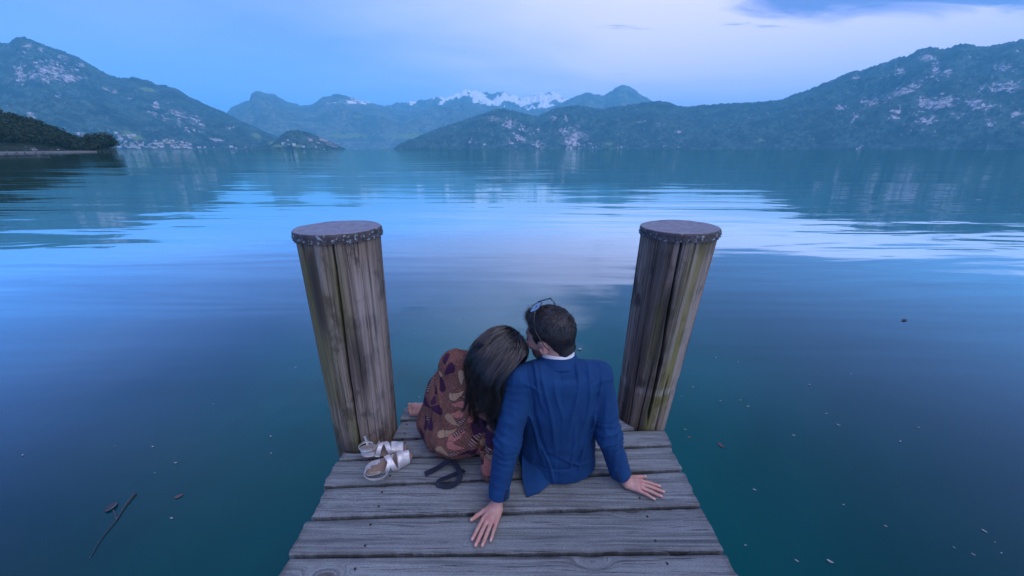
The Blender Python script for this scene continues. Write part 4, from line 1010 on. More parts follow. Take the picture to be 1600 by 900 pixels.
# ================================================================== the woman in the paisley shawl
def paisley_paint(uv, motifs, rng):
    """flat print of the cloth: teardrops with an outline on a brown ground (uv in metres)"""
    base = np.tile(V3(0.215,0.095,0.066), (len(uv),1)); kind = np.zeros(len(uv))
    cols = {'P': V3(0.034,0.009,0.032), 'T': V3(0.32,0.20,0.12), 'R': V3(0.33,0.125,0.10), 'S': V3(0.32,0.19,0.15)}
    line = V3(0.030,0.014,0.016)
    for (cu, cv, ang, r, Ln, bend, k) in motifs:
        du, dv = uv[:,0]-cu, uv[:,1]-cv; a = du*math.cos(ang)+dv*math.sin(ang); b = -du*math.sin(ang)+dv*math.cos(ang)
        near = np.abs(du)+np.abs(dv) < 3*(r+Ln)
        b = b - bend*np.clip(a,0,1)**2/Ln
        wdt = np.where(a < 0, r*np.sqrt(np.clip(1-(a/r)**2, 0, 1)), r*np.clip(1-(a/Ln), 0, 1)**0.85*(1+0.25*np.clip(a/Ln,0,1)))
        inside = (np.abs(b)-wdt); inside = np.where((a < -r*1.35) | (a > Ln*1.1), 1, inside)
        rim = near & (inside < 0.0022) & (a > -r*1.25) & (a < Ln*1.05)
        core = near & (inside < 0.0) & (a > -r) & (a < Ln)
        base[rim] = line
        c = cols[k]
        base[core] = c*(0.9+0.2*hash3(int(cu*9999), int(cv*9999), 3, 1))
        if k == 'S':
            st = (np.floor((a+b*0.4)/0.0065).astype(int) % 2) == 0; base[core & st] = V3(0.018,0.010,0.018)
        kind[rim] = 1
    return base, kind

def make_woman():
    HC = V3(-0.052,1.436,0.628)
    u = nrm(V3(0.76,0.03,0.65)); f = V3(0.05,1.0,-0.05); f = nrm(f-u*(f@u)); l = np.cross(u, f); FR = np.stack([f,l,u])
    L = lambda a, b, c: HC + a*f + b*l + c*u
    NB = V3(-0.142,1.465,0.500); PEL = V3(-0.285,1.52,0.10)
    SLf, SRt = V3(-0.280,1.495,0.530), V3(-0.030,1.440,0.455)
    def head(p):
        d = union(p, 0.03, ell(p, L(-0.010,0,0.012), (0.094,0.074,0.088), FR), ell(p, L(0.030,0,-0.045), (0.060,0.056,0.074), FR))
        d = smin(d, ell(p, L(0.048,0,-0.085), (0.038,0.038,0.026), FR), 0.02)
        d = smin(d, cone(p, L(0.088,0,-0.004), L(0.106,0,-0.038), 0.006, 0.010), 0.009)
        for s in (-1,1):
            d = smax(d, -ell(p, L(0.090,s*0.031,-0.004), (0.012,0.016,0.010), FR), 0.009)
            d = smin(d, ell(p, L(0.076,s*0.030,-0.006), (0.011,0.012,0.010), FR), 0.002)
            d = smin(d, ell(p, L(-0.008,s*0.074,-0.028), (0.017,0.007,0.028), FR), 0.004)
        d = smin(d, ell(p, L(0.090,0,-0.070), (0.010,0.022,0.008), FR), 0.006)
        return smin(d, cone(p, L(-0.025,0,-0.05), NB+V3(-0.01,0,-0.05), 0.048, 0.056), 0.02)
    hv, hq = sdf_mesh(head, HC-V3(0.20,0.14,0.22), HC+V3(0.14,0.16,0.13), 0.0048, 1)
    # bare foot: toes point to the left post, the leg comes from under the shawl
    fe = V3(-1,0.10,-0.06); fe = nrm(fe); fw = nrm(V3(0.10,0.80,0.60)); fn_ = np.cross(fe, fw); A = V3(-0.470,1.730,0.058)
    FL = lambda a, b, c: A + a*fe + b*fw + c*fn_
    toes = [(0.150,0.026,0.0115,0.030),(0.149,0.009,0.0088,0.026),(0.143,-0.005,0.0082,0.024),(0.135,-0.018,0.0078,0.021),(0.124,-0.030,0.0075,0.018)]
    def foot(p):
        d = union(p, 0.02, cone(p, FL(-0.02,0,0), FL(0.05,0.0,0.0), 0.032, 0.033), cone(p, FL(0.05,0.008,0), FL(0.118,0.018,0), 0.030, 0.021), cone(p, FL(0.05,-0.012,0), FL(0.105,-0.020,0), 0.026, 0.018))
        t_ = None
        for (a, b, r, ln) in toes:
            c = cone(p, FL(a-ln,b,0.0), FL(a,b*1.05,0.0), r*0.92, r); t_ = c if t_ is None else np.minimum(t_, c)
        d = smin(d, t_, 0.005)
        return smin(d, cone(p, FL(-0.02,0,0.0), V3(-0.36,1.66,0.16), 0.035, 0.046), 0.02)
    fv, fq = sdf_mesh(foot, (-0.66,1.64,0.0), (-0.32,1.82,0.22), 0.0028, 1)
    def rest(p):
        d = cone(p, PEL, V3(-0.20,1.48,0.40), 0.12, 0.10, flat=((0,1,0),0.75))
        d = union(p, 0.03, d, cone(p, SLf, SRt, 0.045, 0.045), cone(p, SLf, V3(-0.36,1.52,0.32), 0.04, 0.034), cone(p, V3(-0.36,1.52,0.32), V3(-0.28,1.70,0.26), 0.034, 0.026), cone(p, SRt, V3(-0.02,1.56,0.28), 0.04, 0.033), cone(p, V3(-0.02,1.56,0.28), V3(-0.14,1.74,0.24), 0.033, 0.025))
        d = union(p, 0.03, d, cone(p, PEL+V3(-0.08,0.02,0), V3(-0.34,1.80,0.26), 0.085, 0.058), cone(p, V3(-0.34,1.80,0.26), V3(-0.38,1.68,0.12), 0.055, 0.045), cone(p, PEL+V3(0.08,0.02,0), V3(-0.20,1.83,0.22), 0.085, 0.058), cone(p, V3(-0.20,1.83,0.22), V3(-0.22,1.98,-0.12), 0.055, 0.038))
        return d
    bv, bq = sdf_mesh(rest, (-0.52,1.34,-0.20), (0.08,2.06,0.58), 0.012, 1)
    v, q = merge([(hv,hq),(fv,fq),(bv,bq)]); n = len(v); zero = np.zeros(n)
    org = V3(-0.285,1.50,0.0)
    red = np.zeros(n); red[len(hv):len(hv)+len(fv)] = 0.05
    body = link('person', mesh_from('person', v-org, q, M_SKIN, attrs={'beard': zero, 'red': red, 'nail': zero}), loc=org)
    tag(body, 'barefoot person with long black hair wrapped in a brown paisley shawl', 'person')

    # --- shawl
    TAIL = [V3(-0.060,1.372,0.36), V3(-0.088,1.322,0.15), V3(-0.108,1.286,0.035)]
    def shawl0(p):
        x, y, z = p.T
        d = cone(p, (-0.292,1.530,0.125), (-0.272,1.520,0.30), 0.165, 0.148, flat=((0,1,0),0.76))
        d = union(p, 0.05, d, cone(p, (-0.272,1.515,0.30), (-0.215,1.490,0.455), 0.142, 0.108, flat=((0,1,0),0.80)))
        d = union(p, 0.04, d, cone(p, SLf+V3(0.005,0,0.0), NB+V3(0,0,-0.01), 0.062, 0.064), cone(p, NB+V3(0,0,-0.01), SRt, 0.062, 0.056))
        d = union(p, 0.05, d, cone(p, SLf+V3(0.0,0.005,-0.01), V3(-0.335,1.525,0.36), 0.054, 0.066), cone(p, V3(-0.335,1.525,0.36), V3(-0.390,1.57,0.17), 0.066, 0.088))
        d = union(p, 0.06, d, cone(p, (-0.385,1.53,0.12), (-0.330,1.485,0.11), 0.105, 0.108), cone(p, (-0.25,1.475,0.11), (-0.20,1.46,0.13), 0.100, 0.095))
        d = union(p, 0.05, d, cone(p, SRt, V3(-0.06,1.49,0.22), 0.060, 0.09))
        t_ = union(p, 0.03, cone(p, TAIL[0], TAIL[1], 0.052, 0.046, flat=((0,1,0.2),0.55)), cone(p, TAIL[1], TAIL[2], 0.044, 0.036, flat=((0,1,0.3),0.6)))
        return smin(d, t_, 0.03)
    def shawl_full(p):
        x, y, z = p.T
        d = shawl0(p)
        a = np.arctan2(x+0.27, -(y-1.53))
        fold = fbm(np.stack([a*3.2+z*5+1.2*fbm(p*6, 2, seed=41), z*3.2-a*1.4, z*0], 1), 2, seed=40, ridged=True)
        d = d - 0.0125*fold*np.clip(1.15-np.abs(z-0.30)*1.2, 0.3, 1) - 0.004*fbm(p*14, 2, seed=43)
        tail_f = np.exp(-((x+0.085)/0.055)**2)*sstep(-y, -1.40, -1.33); d = d - 0.006*tail_f*np.sin((x+0.35*z)*110)
        hem = 0.026 + 0.010*np.sin(a*4+0.7) - 0.06*np.clip(-a-0.75,0,1) + 0.005*fbm(np.stack([a*5, z*0, z*0],1), 2, seed=44)
        istail = np.exp(-((x+0.10)/0.05)**2)*sstep(-y, -1.37, -1.33)
        hem = hem*(1-istail) + 0.006*istail
        return smax(d, hem-z, 0.010)
    def shawl(p):
        d = shawl0(p); m = np.abs(d) < 0.04; m |= (p[:,2] < 0.12) & (d < 0.04); d[m] = shawl_full(p[m]); return d
    sv, sq = sdf_mesh(shawl, (-0.53,1.23,0.0), (0.045,1.72,0.635), 0.0040, 1); sv, sq = subdivide(sv, sq)
    uvf = lambda p: np.stack([np.arctan2(p[:,0]+0.27, -(p[:,1]-1.60))*0.235, p[:,2]*1.0 + 0.35*np.clip(p[:,1]-1.42,0,1)], 1)
    def hit(px, py):
        d = nrm(ray(px, py)); t = 1.2
        for _ in range(60): t += 0.8*float(shawl0((V3(0,0,CAM_H)+d*t)[None])[0])
        return V3(0,0,CAM_H)+d*t
    rng = np.random.default_rng(2); mot = []
    # centre of the round end in the photograph, tail heading there (degrees, up = 90), size, kind
    for (px, py, deg, r, ln, bend, k) in [(697,560,30,0.019,0.03,0.1,'P'),(705,575,205,0.021,0.055,0.25,'P'),(692,606,105,0.018,0.07,0.15,'P'),(682,613,95,0.010,0.035,0.1,'P'),(678,628,80,0.012,0.03,0.2,'P'),
        (686,641,165,0.021,0.05,0.2,'P'),(674,667,100,0.015,0.065,-0.15,'P'),(664,668,100,0.012,0.06,0.2,'P'),(660,682,120,0.014,0.05,0.2,'P'),(667,695,170,0.020,0.035,0.2,'P'),
        (721,585,250,0.020,0.055,0.3,'T'),(707,619,10,0.021,0.075,0.3,'T'),(722,632,170,0.020,0.06,0.2,'R'),(718,647,175,0.021,0.065,0.2,'R'),(702,652,-60,0.024,0.075,0.3,'T'),(690,677,12,0.019,0.095,0.2,'T'),
        (706,683,18,0.018,0.085,0.15,'R'),(704,694,-25,0.021,0.075,0.2,'R'),(688,702,-40,0.022,0.07,0.25,'T'),(745,676,120,0.016,0.07,-0.4,'P'),(750,702,175,0.017,0.09,0.35,'P'),(738,690,20,0.02,0.06,0.2,'S'),
        (718,660,30,0.014,0.055,0.2,'S'),(712,676,20,0.011,0.06,0.1,'S'),(706,709,20,0.014,0.05,0.2,'S'),(727,620,30,0.014,0.05,0.2,'S'),(667,655,95,0.010,0.05,0.2,'S'),(735,655,60,0.02,0.06,0.2,'R'),(738,612,80,0.02,0.06,-0.2,'R'),
        (772,690,80,0.022,0.08,0.2,'P'),(765,735,80,0.025,0.07,0.2,'R'),(772,715,-60,0.02,0.06,0.2,'T'),(745,635,200,0.02,0.06,0.2,'T'),(690,585,140,0.013,0.04,0.2,'T')]:
        P0 = hit(px, py); c = uvf(P0[None])[0]; mot.append((c[0], c[1], R(deg), r*(1.22 if k == 'P' else 1.0), ln*(1.15 if k == 'P' else 1.0), bend, k))
    for _ in range(70):                                                      # the sides and front of the cloth
        cu = rng.uniform(-0.72,0.72); cv_ = rng.uniform(0.05,0.62)
        if min((cu-m[0])**2+(cv_-m[1])**2 for m in mot) > 0.055**2: mot.append((cu, cv_, rng.uniform(0,6.28), rng.uniform(0.017,0.024), rng.uniform(0.05,0.08), rng.uniform(-0.3,0.3), 'PTRS'[rng.integers(0,4)]))
    UV = uvf(sv); col, kd = paisley_paint(UV, mot, rng)
    m, t, b = material('paisley_wool')
    c = t.attr('print').outputs['Color']; uvn = t.attr('cloth').outputs['Vector']
    sc = t.noise(t.mapping(uvn, scale=(1,1,0)), 58, 2, 0.5, 1.6)
    curls = t.math('PINGPONG', t.math('MULTIPLY', sc, 9.0), 0.5)
    gcol = t.mix(t.ramp(curls, 0.17, 0.30), (0.028, 0.014, 0.016, 1), c)
    isbase = t.attr('ground').outputs['Fac']
    c2 = t.mix(t.math('MULTIPLY', isbase, 0.9), c, gcol)
    vein = t.noise(t.mapping(uvn, scale=(1,1,0)), 160, 2, 0.5, 0.5)
    c2 = t.mix(t.math('MULTIPLY', t.ramp(vein, 0.5, 0.62), 0.3), c2, (0.03, 0.015, 0.015, 1))
    t.put(b.inputs['Base Color'], c2); b.inputs['Roughness'].default_value = 0.9; b.inputs['Specular IOR Level'].default_value = 0.2
    t.put(b.inputs['Normal'], t.bump(t.noise(t.obj(), 700, 2, 0.6), 0.25, 0.0012))
    isb = (np.abs(col-V3(0.215,0.095,0.066)).sum(1) < 1e-6).astype(float)
    me = mesh_from('shawl', sv-org, sq, m, attrs={'print': col, 'ground': isb, 'cloth': np.hstack([UV, np.zeros((len(UV),1))])})
    link('shawl', me, body)
    # --- black skirt under it
    def skirt(p):
        d = union(p, 0.04, ell(p, (-0.275,1.535,0.06), (0.165,0.150,0.075)), cone(p, (-0.34,1.56,0.09), (-0.34,1.82,0.25), 0.09, 0.066), cone(p, (-0.21,1.56,0.09), (-0.20,1.84,0.22), 0.09, 0.066), cone(p, (-0.20,1.85,0.22), (-0.22,1.965,-0.05), 0.064, 0.055))
        d = d - 0.005*fbm(p*16, 2, seed=51)
        return smax(d, 0.008-p[:,2]+10*np.clip(p[:,1]-1.90,0,1), 0.004)
    kv, kq = sdf_mesh(skirt, (-0.50,1.34,-0.14), (-0.05,2.06,0.36), 0.0095, 1)
    link('skirt', mesh_from('skirt', kv-org, kq, M_SKIRT), body)
    # --- ribbons of her belt trailing on the planks
    def ribbon(path, wdt, seed):
        P = smooth_path([at_z(px, py, z) for px, py, z in path], 40); T = np.gradient(P, axis=0); T /= np.linalg.norm(T, axis=1, keepdims=True)
        S = np.cross(T, V3(0,0,1)); S /= np.linalg.norm(S, axis=1, keepdims=True)
        tw = 0.35*np.sin(np.linspace(0, 5, 40)+seed); S = S*np.cos(tw)[:,None] + V3(0,0,1)*np.abs(np.sin(tw))[:,None]*0.6
        G = np.stack([P - S*wdt/2, P, P + S*wdt/2], 1); G[...,2] = np.maximum(G[...,2], 0.004+0.001*np.arange(3))
        v = np.vstack([G.reshape(-1,3), (G+V3(0,0,0.0012)).reshape(-1,3)]); F = grid_faces(40, 3)
        link('belt_ribbon', mesh_from('belt_ribbon', v-org, np.vstack([F[:, ::-1], F+120]), M_RIBBON), body)
    ribbon([(712,716,0.045),(698,722,0.03),(684,731,0.012),(664,741,0.007)], 0.028, 0)
    ribbon([(708,716,0.045),(714,727,0.030),(719,741,0.022),(716,752,0.012),(706,759,0.008),(694,760,0.008),(684,756,0.012),(688,750,0.020),(702,745,0.026),(716,739,0.022),(726,735,0.012)], 0.026, 2)

    # --- long hair: a dark under-volume and thousands of strands that fall over it
    def headh(p): return union(p, 0.03, ell(p, L(-0.012,0,0.014), (0.108,0.096,0.100), FR), ell(p, L(-0.035,0.01,-0.035), (0.085,0.094,0.080), FR))
    FALL = [V3(-0.055,1.372,0.585), V3(-0.072,1.372,0.475), V3(-0.066,1.356,0.425), V3(-0.060,1.350,0.400)]
    def hair(p):
        d = smax(headh(p), (((p-HC)@FR.T)[:,0]-0.062-0.3*((p-HC)@FR.T)[:,2]), 0.01)
        d = union(p, 0.04, d, cone(p, FALL[0], FALL[1], 0.078, 0.052, flat=((0,1,0.2),0.62)), cone(p, FALL[1], FALL[2], 0.052, 0.030, flat=((0,1,0.2),0.55)), cone(p, FALL[2], FALL[3], 0.034, 0.016, flat=((0,1,0.2),0.6)))
        return d - 0.0045*fbm(p*np.array([55,30,7.0]), 2, seed=61)
    hv2, hq2 = sdf_mesh(hair, (-0.20,1.28,0.28), (0.09,1.58,0.78), 0.0055, 1)
    ho = link('hair', mesh_from('hair', hv2-org, hq2, M_HAIR_W, attrs={'shade': np.zeros(len(hv2))}), body)
    N, K = 9000, 44; rng = np.random.default_rng(9)
    g = rng.normal(size=(N*3,3)); g /= np.linalg.norm(g, axis=1, keepdims=True); g = g[(g[:,2] > -0.30) & (g[:,0] < 0.55+0.4*g[:,2])][:N]; N = len(g)
    p = L(-0.012,0,0.014) + (g*V3(0.104,0.092,0.097))@FR
    obst = lambda P: np.minimum(np.minimum(headh(P)-0.002, shawl0(P)-0.014), np.minimum(cone(P, (0.02,1.335,0.56), (0.2,1.36,0.60), 0.066, 0.06)-0.004, cone(P, (0.036,1.335,0.553), (-0.018,1.24,0.298), 0.072, 0.060)))
    part = L(0.045,-0.01,0.085)
    d = p - part; d /= np.maximum(np.linalg.norm(d, axis=1, keepdims=True), 1e-6)
    tx = rng.normal(-0.062, 0.034, N); ty = rng.normal(1.325, 0.016, N); Ltot = rng.uniform(0.26,0.42,N); step = Ltot/(K-1)
    wild = rng.random(N) < 0.10; tx[wild] -= rng.uniform(0.0,0.10,wild.sum()); 
    ph = rng.uniform(0,6.28,N); lift = 0.002+0.012*rng.random(N)**1.5; NC = 46; seeds = p[rng.integers(0, N, NC)]; clump = np.argmin(((p[:,None,:]-seeds[None])**2).sum(2) + 0.0006*rng.random((N,NC)), 1).astype(float)
    fly = rng.random(N) < 0.03; lift[fly] += rng.uniform(0.003,0.012,fly.sum())
    cvec = rng.normal(size=(NC,3))*V3(0.42,0.15,0.25); lift += 0.010*rng.random(NC)[clump.astype(int)]**2
    ctx = rng.normal(0,0.026,60); tx = np.where(wild, tx, 0.45*tx+0.55*(-0.062+ctx[clump.astype(int)]*1.6))
    paths = np.empty((N,K,3)); 
    for k in range(K):
        paths[:,k] = p
        hu = (p-HC)@u; below = np.maximum(sstep(-hu, 0.015, 0.085), sstep(-p[:,2], -0.56, -0.48))
        tgt = np.stack([(tx-p[:,0])*(1.5+6*below), (ty-p[:,1])*(2+2*below), -0.18-1.2*below], 1)
        tgt[:,0] += (0.8*np.sin(clump*1.7+k*0.28+0.5*ph)+0.25*np.sin(ph*3+k*0.5))*below; tgt[:,1] += 0.25*np.sin(clump*2.3+k*0.21)*below
        tgt += (-u*1.2)[None]*(1-below)[:,None] + (-f*0.45)[None]*(1-below)[:,None]
        tgt += cvec[clump.astype(int)]*np.sin(0.8+k*0.16+clump)[:,None]
        tgt /= np.linalg.norm(tgt, axis=1, keepdims=True)
        d = 0.74*d + 0.26*tgt; d /= np.linalg.norm(d, axis=1, keepdims=True)
        p = p + d*step[:,None]
        o = obst(p) - lift; bad = o < 0
        if bad.any():
            gr = grad(obst, p[bad], 0.003); gr /= np.maximum(np.linalg.norm(gr, axis=1, keepdims=True), 1e-6)
            p[bad] -= gr*o[bad][:,None]
            dn = (d[bad]*gr).sum(1); d[bad] -= gr*np.minimum(dn,0)[:,None]
    # locks: strands of a clump draw together toward their ends
    mean = np.stack([np.stack([np.bincount(clump.astype(int), paths[:,k,j], NC)/np.maximum(np.bincount(clump.astype(int), minlength=NC),1) for j in range(3)], 1) for k in range(K)], 1)
    pull = (0.10+0.78*np.linspace(0,1,K)**1.1)[None,:,None]*np.where(wild, 0.15, rng.uniform(0.5,1.0,N))[:,None,None]
    paths = paths + (mean[clump.astype(int)]-paths)*pull
    q_ = paths[:, 4:].reshape(-1,3); o_ = obst(q_)-0.001; b_ = o_ < 0; g_ = grad(obst, q_[b_], 0.003); g_ /= np.maximum(np.linalg.norm(g_, axis=1, keepdims=True), 1e-6); q_[b_] -= g_*o_[b_][:,None]; paths[:, 4:] = q_.reshape(N, K-4, 3)
    # loose locks that stray over the shawl
    extra = []
    for li, lk in enumerate([[(744,556),(737,578),(734,600),(730,622),(724,640),(715,648)], [(750,566),(740,595),(735,620),(734,645),(738,660)], [(754,576),(744,610),(741,640),(744,662),(751,672)], [(766,596),(757,630),(755,655),(762,673)], [(776,596),(771,635),(772,662),(768,680)], [(786,588),(787,625),(784,655),(780,676)],
                             [(742,550),(731,566),(727,586),(731,606)], [(758,586),(750,615),(748,640),(741,657)], [(750,538),(737,552),(729,564),(721,571)], [(770,590),(764,625),(762,650),(755,668)], [(762,560),(748,590),(744,622),(747,650),(742,668)], [(780,570),(778,610),(777,645),(782,668)]]):
        pts = []
        for j, (px, py) in enumerate(lk):
            a_ = at_y(px, py, 1.338); b_ = hit(px, py) - nrm(ray(px, py))*0.012; s_ = float(sstep(np.array(py), 575, 615)); b_ = b_ if b_[1] < 1.6 else a_
            pts.append(a_*(1-s_)+b_*s_)
        c_ = smooth_path(pts, K); ns = 70
        off = rng.normal(size=(ns,1,3))*V3(1,0.4,0.6)*(0.0095*(1-0.75*np.linspace(0,1,K))**1.0)[None,:,None]
        wav = 0.004*np.sin(np.linspace(0,7,K)[None,:]+rng.uniform(0,2,(ns,1)))[...,None]*V3(1,0.2,0)
        end = rng.uniform(0.72,1.0,ns); ti = np.linspace(0,1,K)[None,:]*end[:,None]*(K-1); i0 = np.clip(ti.astype(int),0,K-2); fr_ = (ti-i0)[...,None]
        extra.append(c_[i0]*(1-fr_)+c_[i0+1]*fr_ + off + wav)
    paths = np.concatenate([paths]+extra); N = len(paths)
    T = np.gradient(paths, axis=1); T /= np.maximum(np.linalg.norm(T, axis=2, keepdims=True), 1e-9)
    side = np.cross(T, rng.normal(size=(N,1,3))*0.28 + V3(0,-0.8,0.6)); side /= np.maximum(np.linalg.norm(side, axis=2, keepdims=True), 1e-9)
    me = tri_ribbons(None, (paths-org, rng.uniform(0.0008,0.0017,N), side), 'hair_strands', M_HAIR_W, np.clip(rng.normal(0.4,0.3,N), 0, 1))
    so = link('hair_strands', me, ho); so['kind'] = 'stuff'
make_woman()

# ------------------------------------------------------------------ silver sandals
def silver_material():
    m, t, b = material('silver_glitter_leather'); p = t.obj()
    n = t.noise(p, 260, 3, 0.7); n2 = t.noise(p, 30, 3, 0.6)
    t.put(b.inputs['Base Color'], t.mix(t.ramp(n2, 0.35, 0.7), (0.46, 0.45, 0.44, 1), (0.66, 0.63, 0.60, 1)))
    b.inputs['Metallic'].default_value = 0.35; t.put(b.inputs['Roughness'], t.ramp(n, 0.3, 0.7, 0.3, 0.6))
    t.put(b.inputs['Normal'], t.bump(n, 0.5, 0.002)); return m
M_SILVER = silver_material()
M_INSOLE = cloth_material('tan_insole', (0.30, 0.21, 0.17), (0.24, 0.17, 0.14), 0.6)
M_SOLE = cloth_material('dark_shoe_sole', (0.05, 0.04, 0.04), None, 0.8)
M_BUCKLE = dull_metal('gold_buckle', (0.7, 0.5, 0.25), 0.35)
def shell(G, th):
    """grid (n,m,3) -> closed shell of thickness th"""
    G = np.asarray(G, float); n, m = G.shape[:2]
    N = np.cross(np.gradient(G, axis=0), np.gradient(G, axis=1)); N /= np.maximum(np.linalg.norm(N, axis=2, keepdims=True), 1e-9)
    k = n*m; f = [grid_faces(n, m), grid_faces(n, m)[:, ::-1]+k]
    rim = np.array([i*m for i in range(n)] + [(n-1)*m+j for j in range(1,m)] + [i*m+m-1 for i in range(n-2,-1,-1)] + [j for j in range(m-2,0,-1)]); r2 = np.roll(rim,-1)
    f.append(np.stack([rim, rim+k, r2+k, r2], 1))
    return np.vstack([(G+N*th/2).reshape(-1,3), (G-N*th/2).reshape(-1,3)]), np.vstack(f)
def make_sandal(label, loc, rz, roll, pitch, side):
    root = thing('sandal', label, 'sandal', loc, rz, group='pair of silver sandals')
    root.rotation_euler = (roll, pitch, rz); root.scale = (0.93, 0.93, 0.93)
    Ls = 0.240
    wf = lambda s: 0.030 + 0.012*np.sin(np.pi*np.clip(s,0,1)**1.2*1.0) - 0.006*np.exp(-((s-0.38)/0.16)**2)
    rise = lambda s: 0.020*np.clip(1-s/0.55,0,1)**1.3 + 0.004
    s = np.linspace(0, 1, 40); ends = np.sqrt(np.clip(1-np.clip((0.10-s)/0.10,0,1)**2,0.02,1))*np.sqrt(np.clip(1-np.clip((s-0.84)/0.16,0,1)**2,0.02,1))
    t = np.linspace(-1, 1, 13)
    X = np.repeat((s*Ls)[:,None], 13, 1); Y = (wf(s)*ends)[:,None]*t + (side*0.008*np.sin(np.pi*s))[:,None]; Z = rise(s)[:,None] + 0*t + 0.002*(t**2)
    G = np.stack([X,Y,Z], -1)
    v, f = shell(G, 0.005); link('insole', mesh_from('insole', v, f, M_INSOLE), root)
    G2 = G.copy(); G2[...,2] -= 0.0065; G2[...,1] *= 1.02
    v, f = shell(G2, 0.007); so = link('sole', mesh_from('sole', v, f, M_SOLE), root)
    # low heel
    a = np.linspace(0, 2*math.pi, 16, endpoint=False); rows = [np.stack([0.026+0.022*k*np.cos(a), 0.024*k*np.sin(a), np.full(16, z)], -1) for k, z in ((0.02,-0.004),(0.95,-0.004),(1.0,0.008),(1.05,0.016))]
    link('heel', mesh_from('heel', np.array(rows).reshape(-1,3), grid_faces(4, 16, True), M_SOLE), root)
    def arch(name, s0, s1, h0, h1, skew=0.0, ph0=0.0, ph1=math.pi, ext=1.06, mat=M_SILVER):
        ss = np.linspace(s0, s1, 12); ph = np.linspace(ph0, ph1, 22); G = np.empty((12,22,3))
        for i, q in enumerate(ss):
            k = (q-s0)/(s1-s0); hh = h0+(h1-h0)*k; qq = q + skew*(ph/math.pi-0.5)
            G[i,:,0] = qq*Ls; G[i,:,1] = wf(q)*ext*np.cos(ph)+side*0.008*math.sin(math.pi*q); G[i,:,2] = rise(np.clip(qq,0,1)) + hh*np.sin(ph)**0.8
        G += 0.0016*fbm(G*60, 2, seed=int(s0*100))[...,None]
        v, f = shell(G, 0.0022); return link(name, mesh_from(name, v, f, mat), root)
    arch('toe_band', 0.66, 0.93, 0.046, 0.026)
    arch('cross_strap', 0.50, 0.62, 0.052, 0.050, 0.22)
    arch('cross_strap', 0.40, 0.50, 0.054, 0.052, -0.20)
    # heel counter: band round the back of the heel
    ph = np.linspace(-1.9, 1.9, 26); G = np.empty((8,26,3))
    for i, z in enumerate(np.linspace(0.0, 0.046, 8)):
        G[i,:,0] = 0.034 - 0.036*np.cos(ph) + np.abs(ph)**2*0.008; G[i,:,1] = 0.031*np.sin(ph)*(1-0.1*i/7); G[i,:,2] = rise(0.05)+z*(1-0.45*np.abs(ph)/1.9)
    v, f = shell(G, 0.0022); link('heel_counter', mesh_from('heel_counter', v, f, M_SILVER), root)
    # ankle strap: loop with a free end standing up
    c = smooth_path([(0.062,0.030,0.058),(0.02,0.034,0.070),(-0.008,0.0,0.074),(0.02,-0.034,0.074),(0.075,-0.040,0.082),(0.105,-0.012,0.096)], 30)
    up = V3(0.1,0,1); up = up/np.linalg.norm(up); G = np.stack([c - up*0.006, c, c + up*0.006], 1)
    v, f = shell(G, 0.002); link('ankle_strap', mesh_from('ankle_strap', v, f, M_SILVER), root)
    c = smooth_path([(0.030,0.034,0.050),(0.028,0.038,0.075),(0.022,0.040,0.105)], 10); G = np.stack([c - V3(0.006,0,0), c, c + V3(0.006,0,0)], 1)
    v, f = shell(G, 0.002); link('strap_end', mesh_from('strap_end', v, f, M_SILVER), root)
    bk = np.array([(0.078+0.008*math.cos(x)*1.0, -0.043, 0.084+0.010*math.sin(x)) for x in np.linspace(0, 2*math.pi, 14, endpoint=False)])
    tube_along('buckle', bk, 0.0012, M_BUCKLE, root, closed=True, n=6)
h0, h1 = at_z(566,714,0.012), at_z(640,700,0.012)
make_sandal('silver sandal standing upright with its strap end sticking up', (*h0[:2], 0.012), math.atan2(h1[1]-h0[1], h1[0]-h0[0]), 0.0, 0.0, 1)
h0, h1 = at_z(572,732,0.03), at_z(634,714,0.03)
make_sandal('silver sandal lying tipped on its side with its ankle loop open', (*h0[:2], 0.040), math.atan2(h1[1]-h0[1], h1[0]-h0[0]), R(72), R(2), -1)

# ------------------------------------------------------------------ things drifting on the water
M_FLECK = cloth_material('pale_dead_leaf', (0.30, 0.29, 0.28), (0.20, 0.19, 0.18), 0.8)
M_REDLEAF = cloth_material('red_brown_leaf', (0.13, 0.055, 0.045), (0.09, 0.04, 0.035), 0.6)
M_CHIP = cloth_material('wet_wood_chip', (0.03, 0.028, 0.018), None, 0.5)
M_WEED = cloth_material('brown_water_weed', (0.026, 0.034, 0.042), (0.036, 0.036, 0.040), 0.6)
def leaf_mesh(name, ln, wd, curl, mat, seed):
    s = np.linspace(0, 1, 9); t = np.linspace(-1, 1, 5)
    w_ = wd*np.sin(np.pi*s**0.8)**0.8*0.5+0.0004
    X = np.repeat(((s-0.5)*ln)[:,None], 5, 1); Y = w_[:,None]*t + (0.08*ln*np.sin(3*s+seed))[:,None]; Z = 0.003 + curl*ln*((2*s-1)**2)[:,None] + 0.15*w_[:,None]*np.abs(t)
    v, f = shell(np.stack([X,Y,Z], -1), 0.0012); return mesh_from(name, v, f, mat)
flecks = [(36,711),(180,697),(239,698),(275,723),(242,739),(424,708),(423,682),(268,810),(333,631),(462,574),(1083,605),(1126,626),(1169,635),(1265,601),(1330,584),(1291,646),(1240,680),(1407,690),(1071,671),(1318,788),(1384,822),(1538,830),(1491,855),(1521,866),(1565,864),(1555,847),(1179,765),(1165,852),(1245,876),(1297,877),(1157,625),(1154,565),(1119,559),(1310,664),(1065,619),(1435,668),(724,497),(649,521),(749,473),(655,620),(674,519)]
_r = random.Random(12); _meshes = [leaf_mesh('floating_leaf', 0.026+0.003*k, 0.011+0.001*k, 0.10, M_FLECK, k) for k in range(4)]
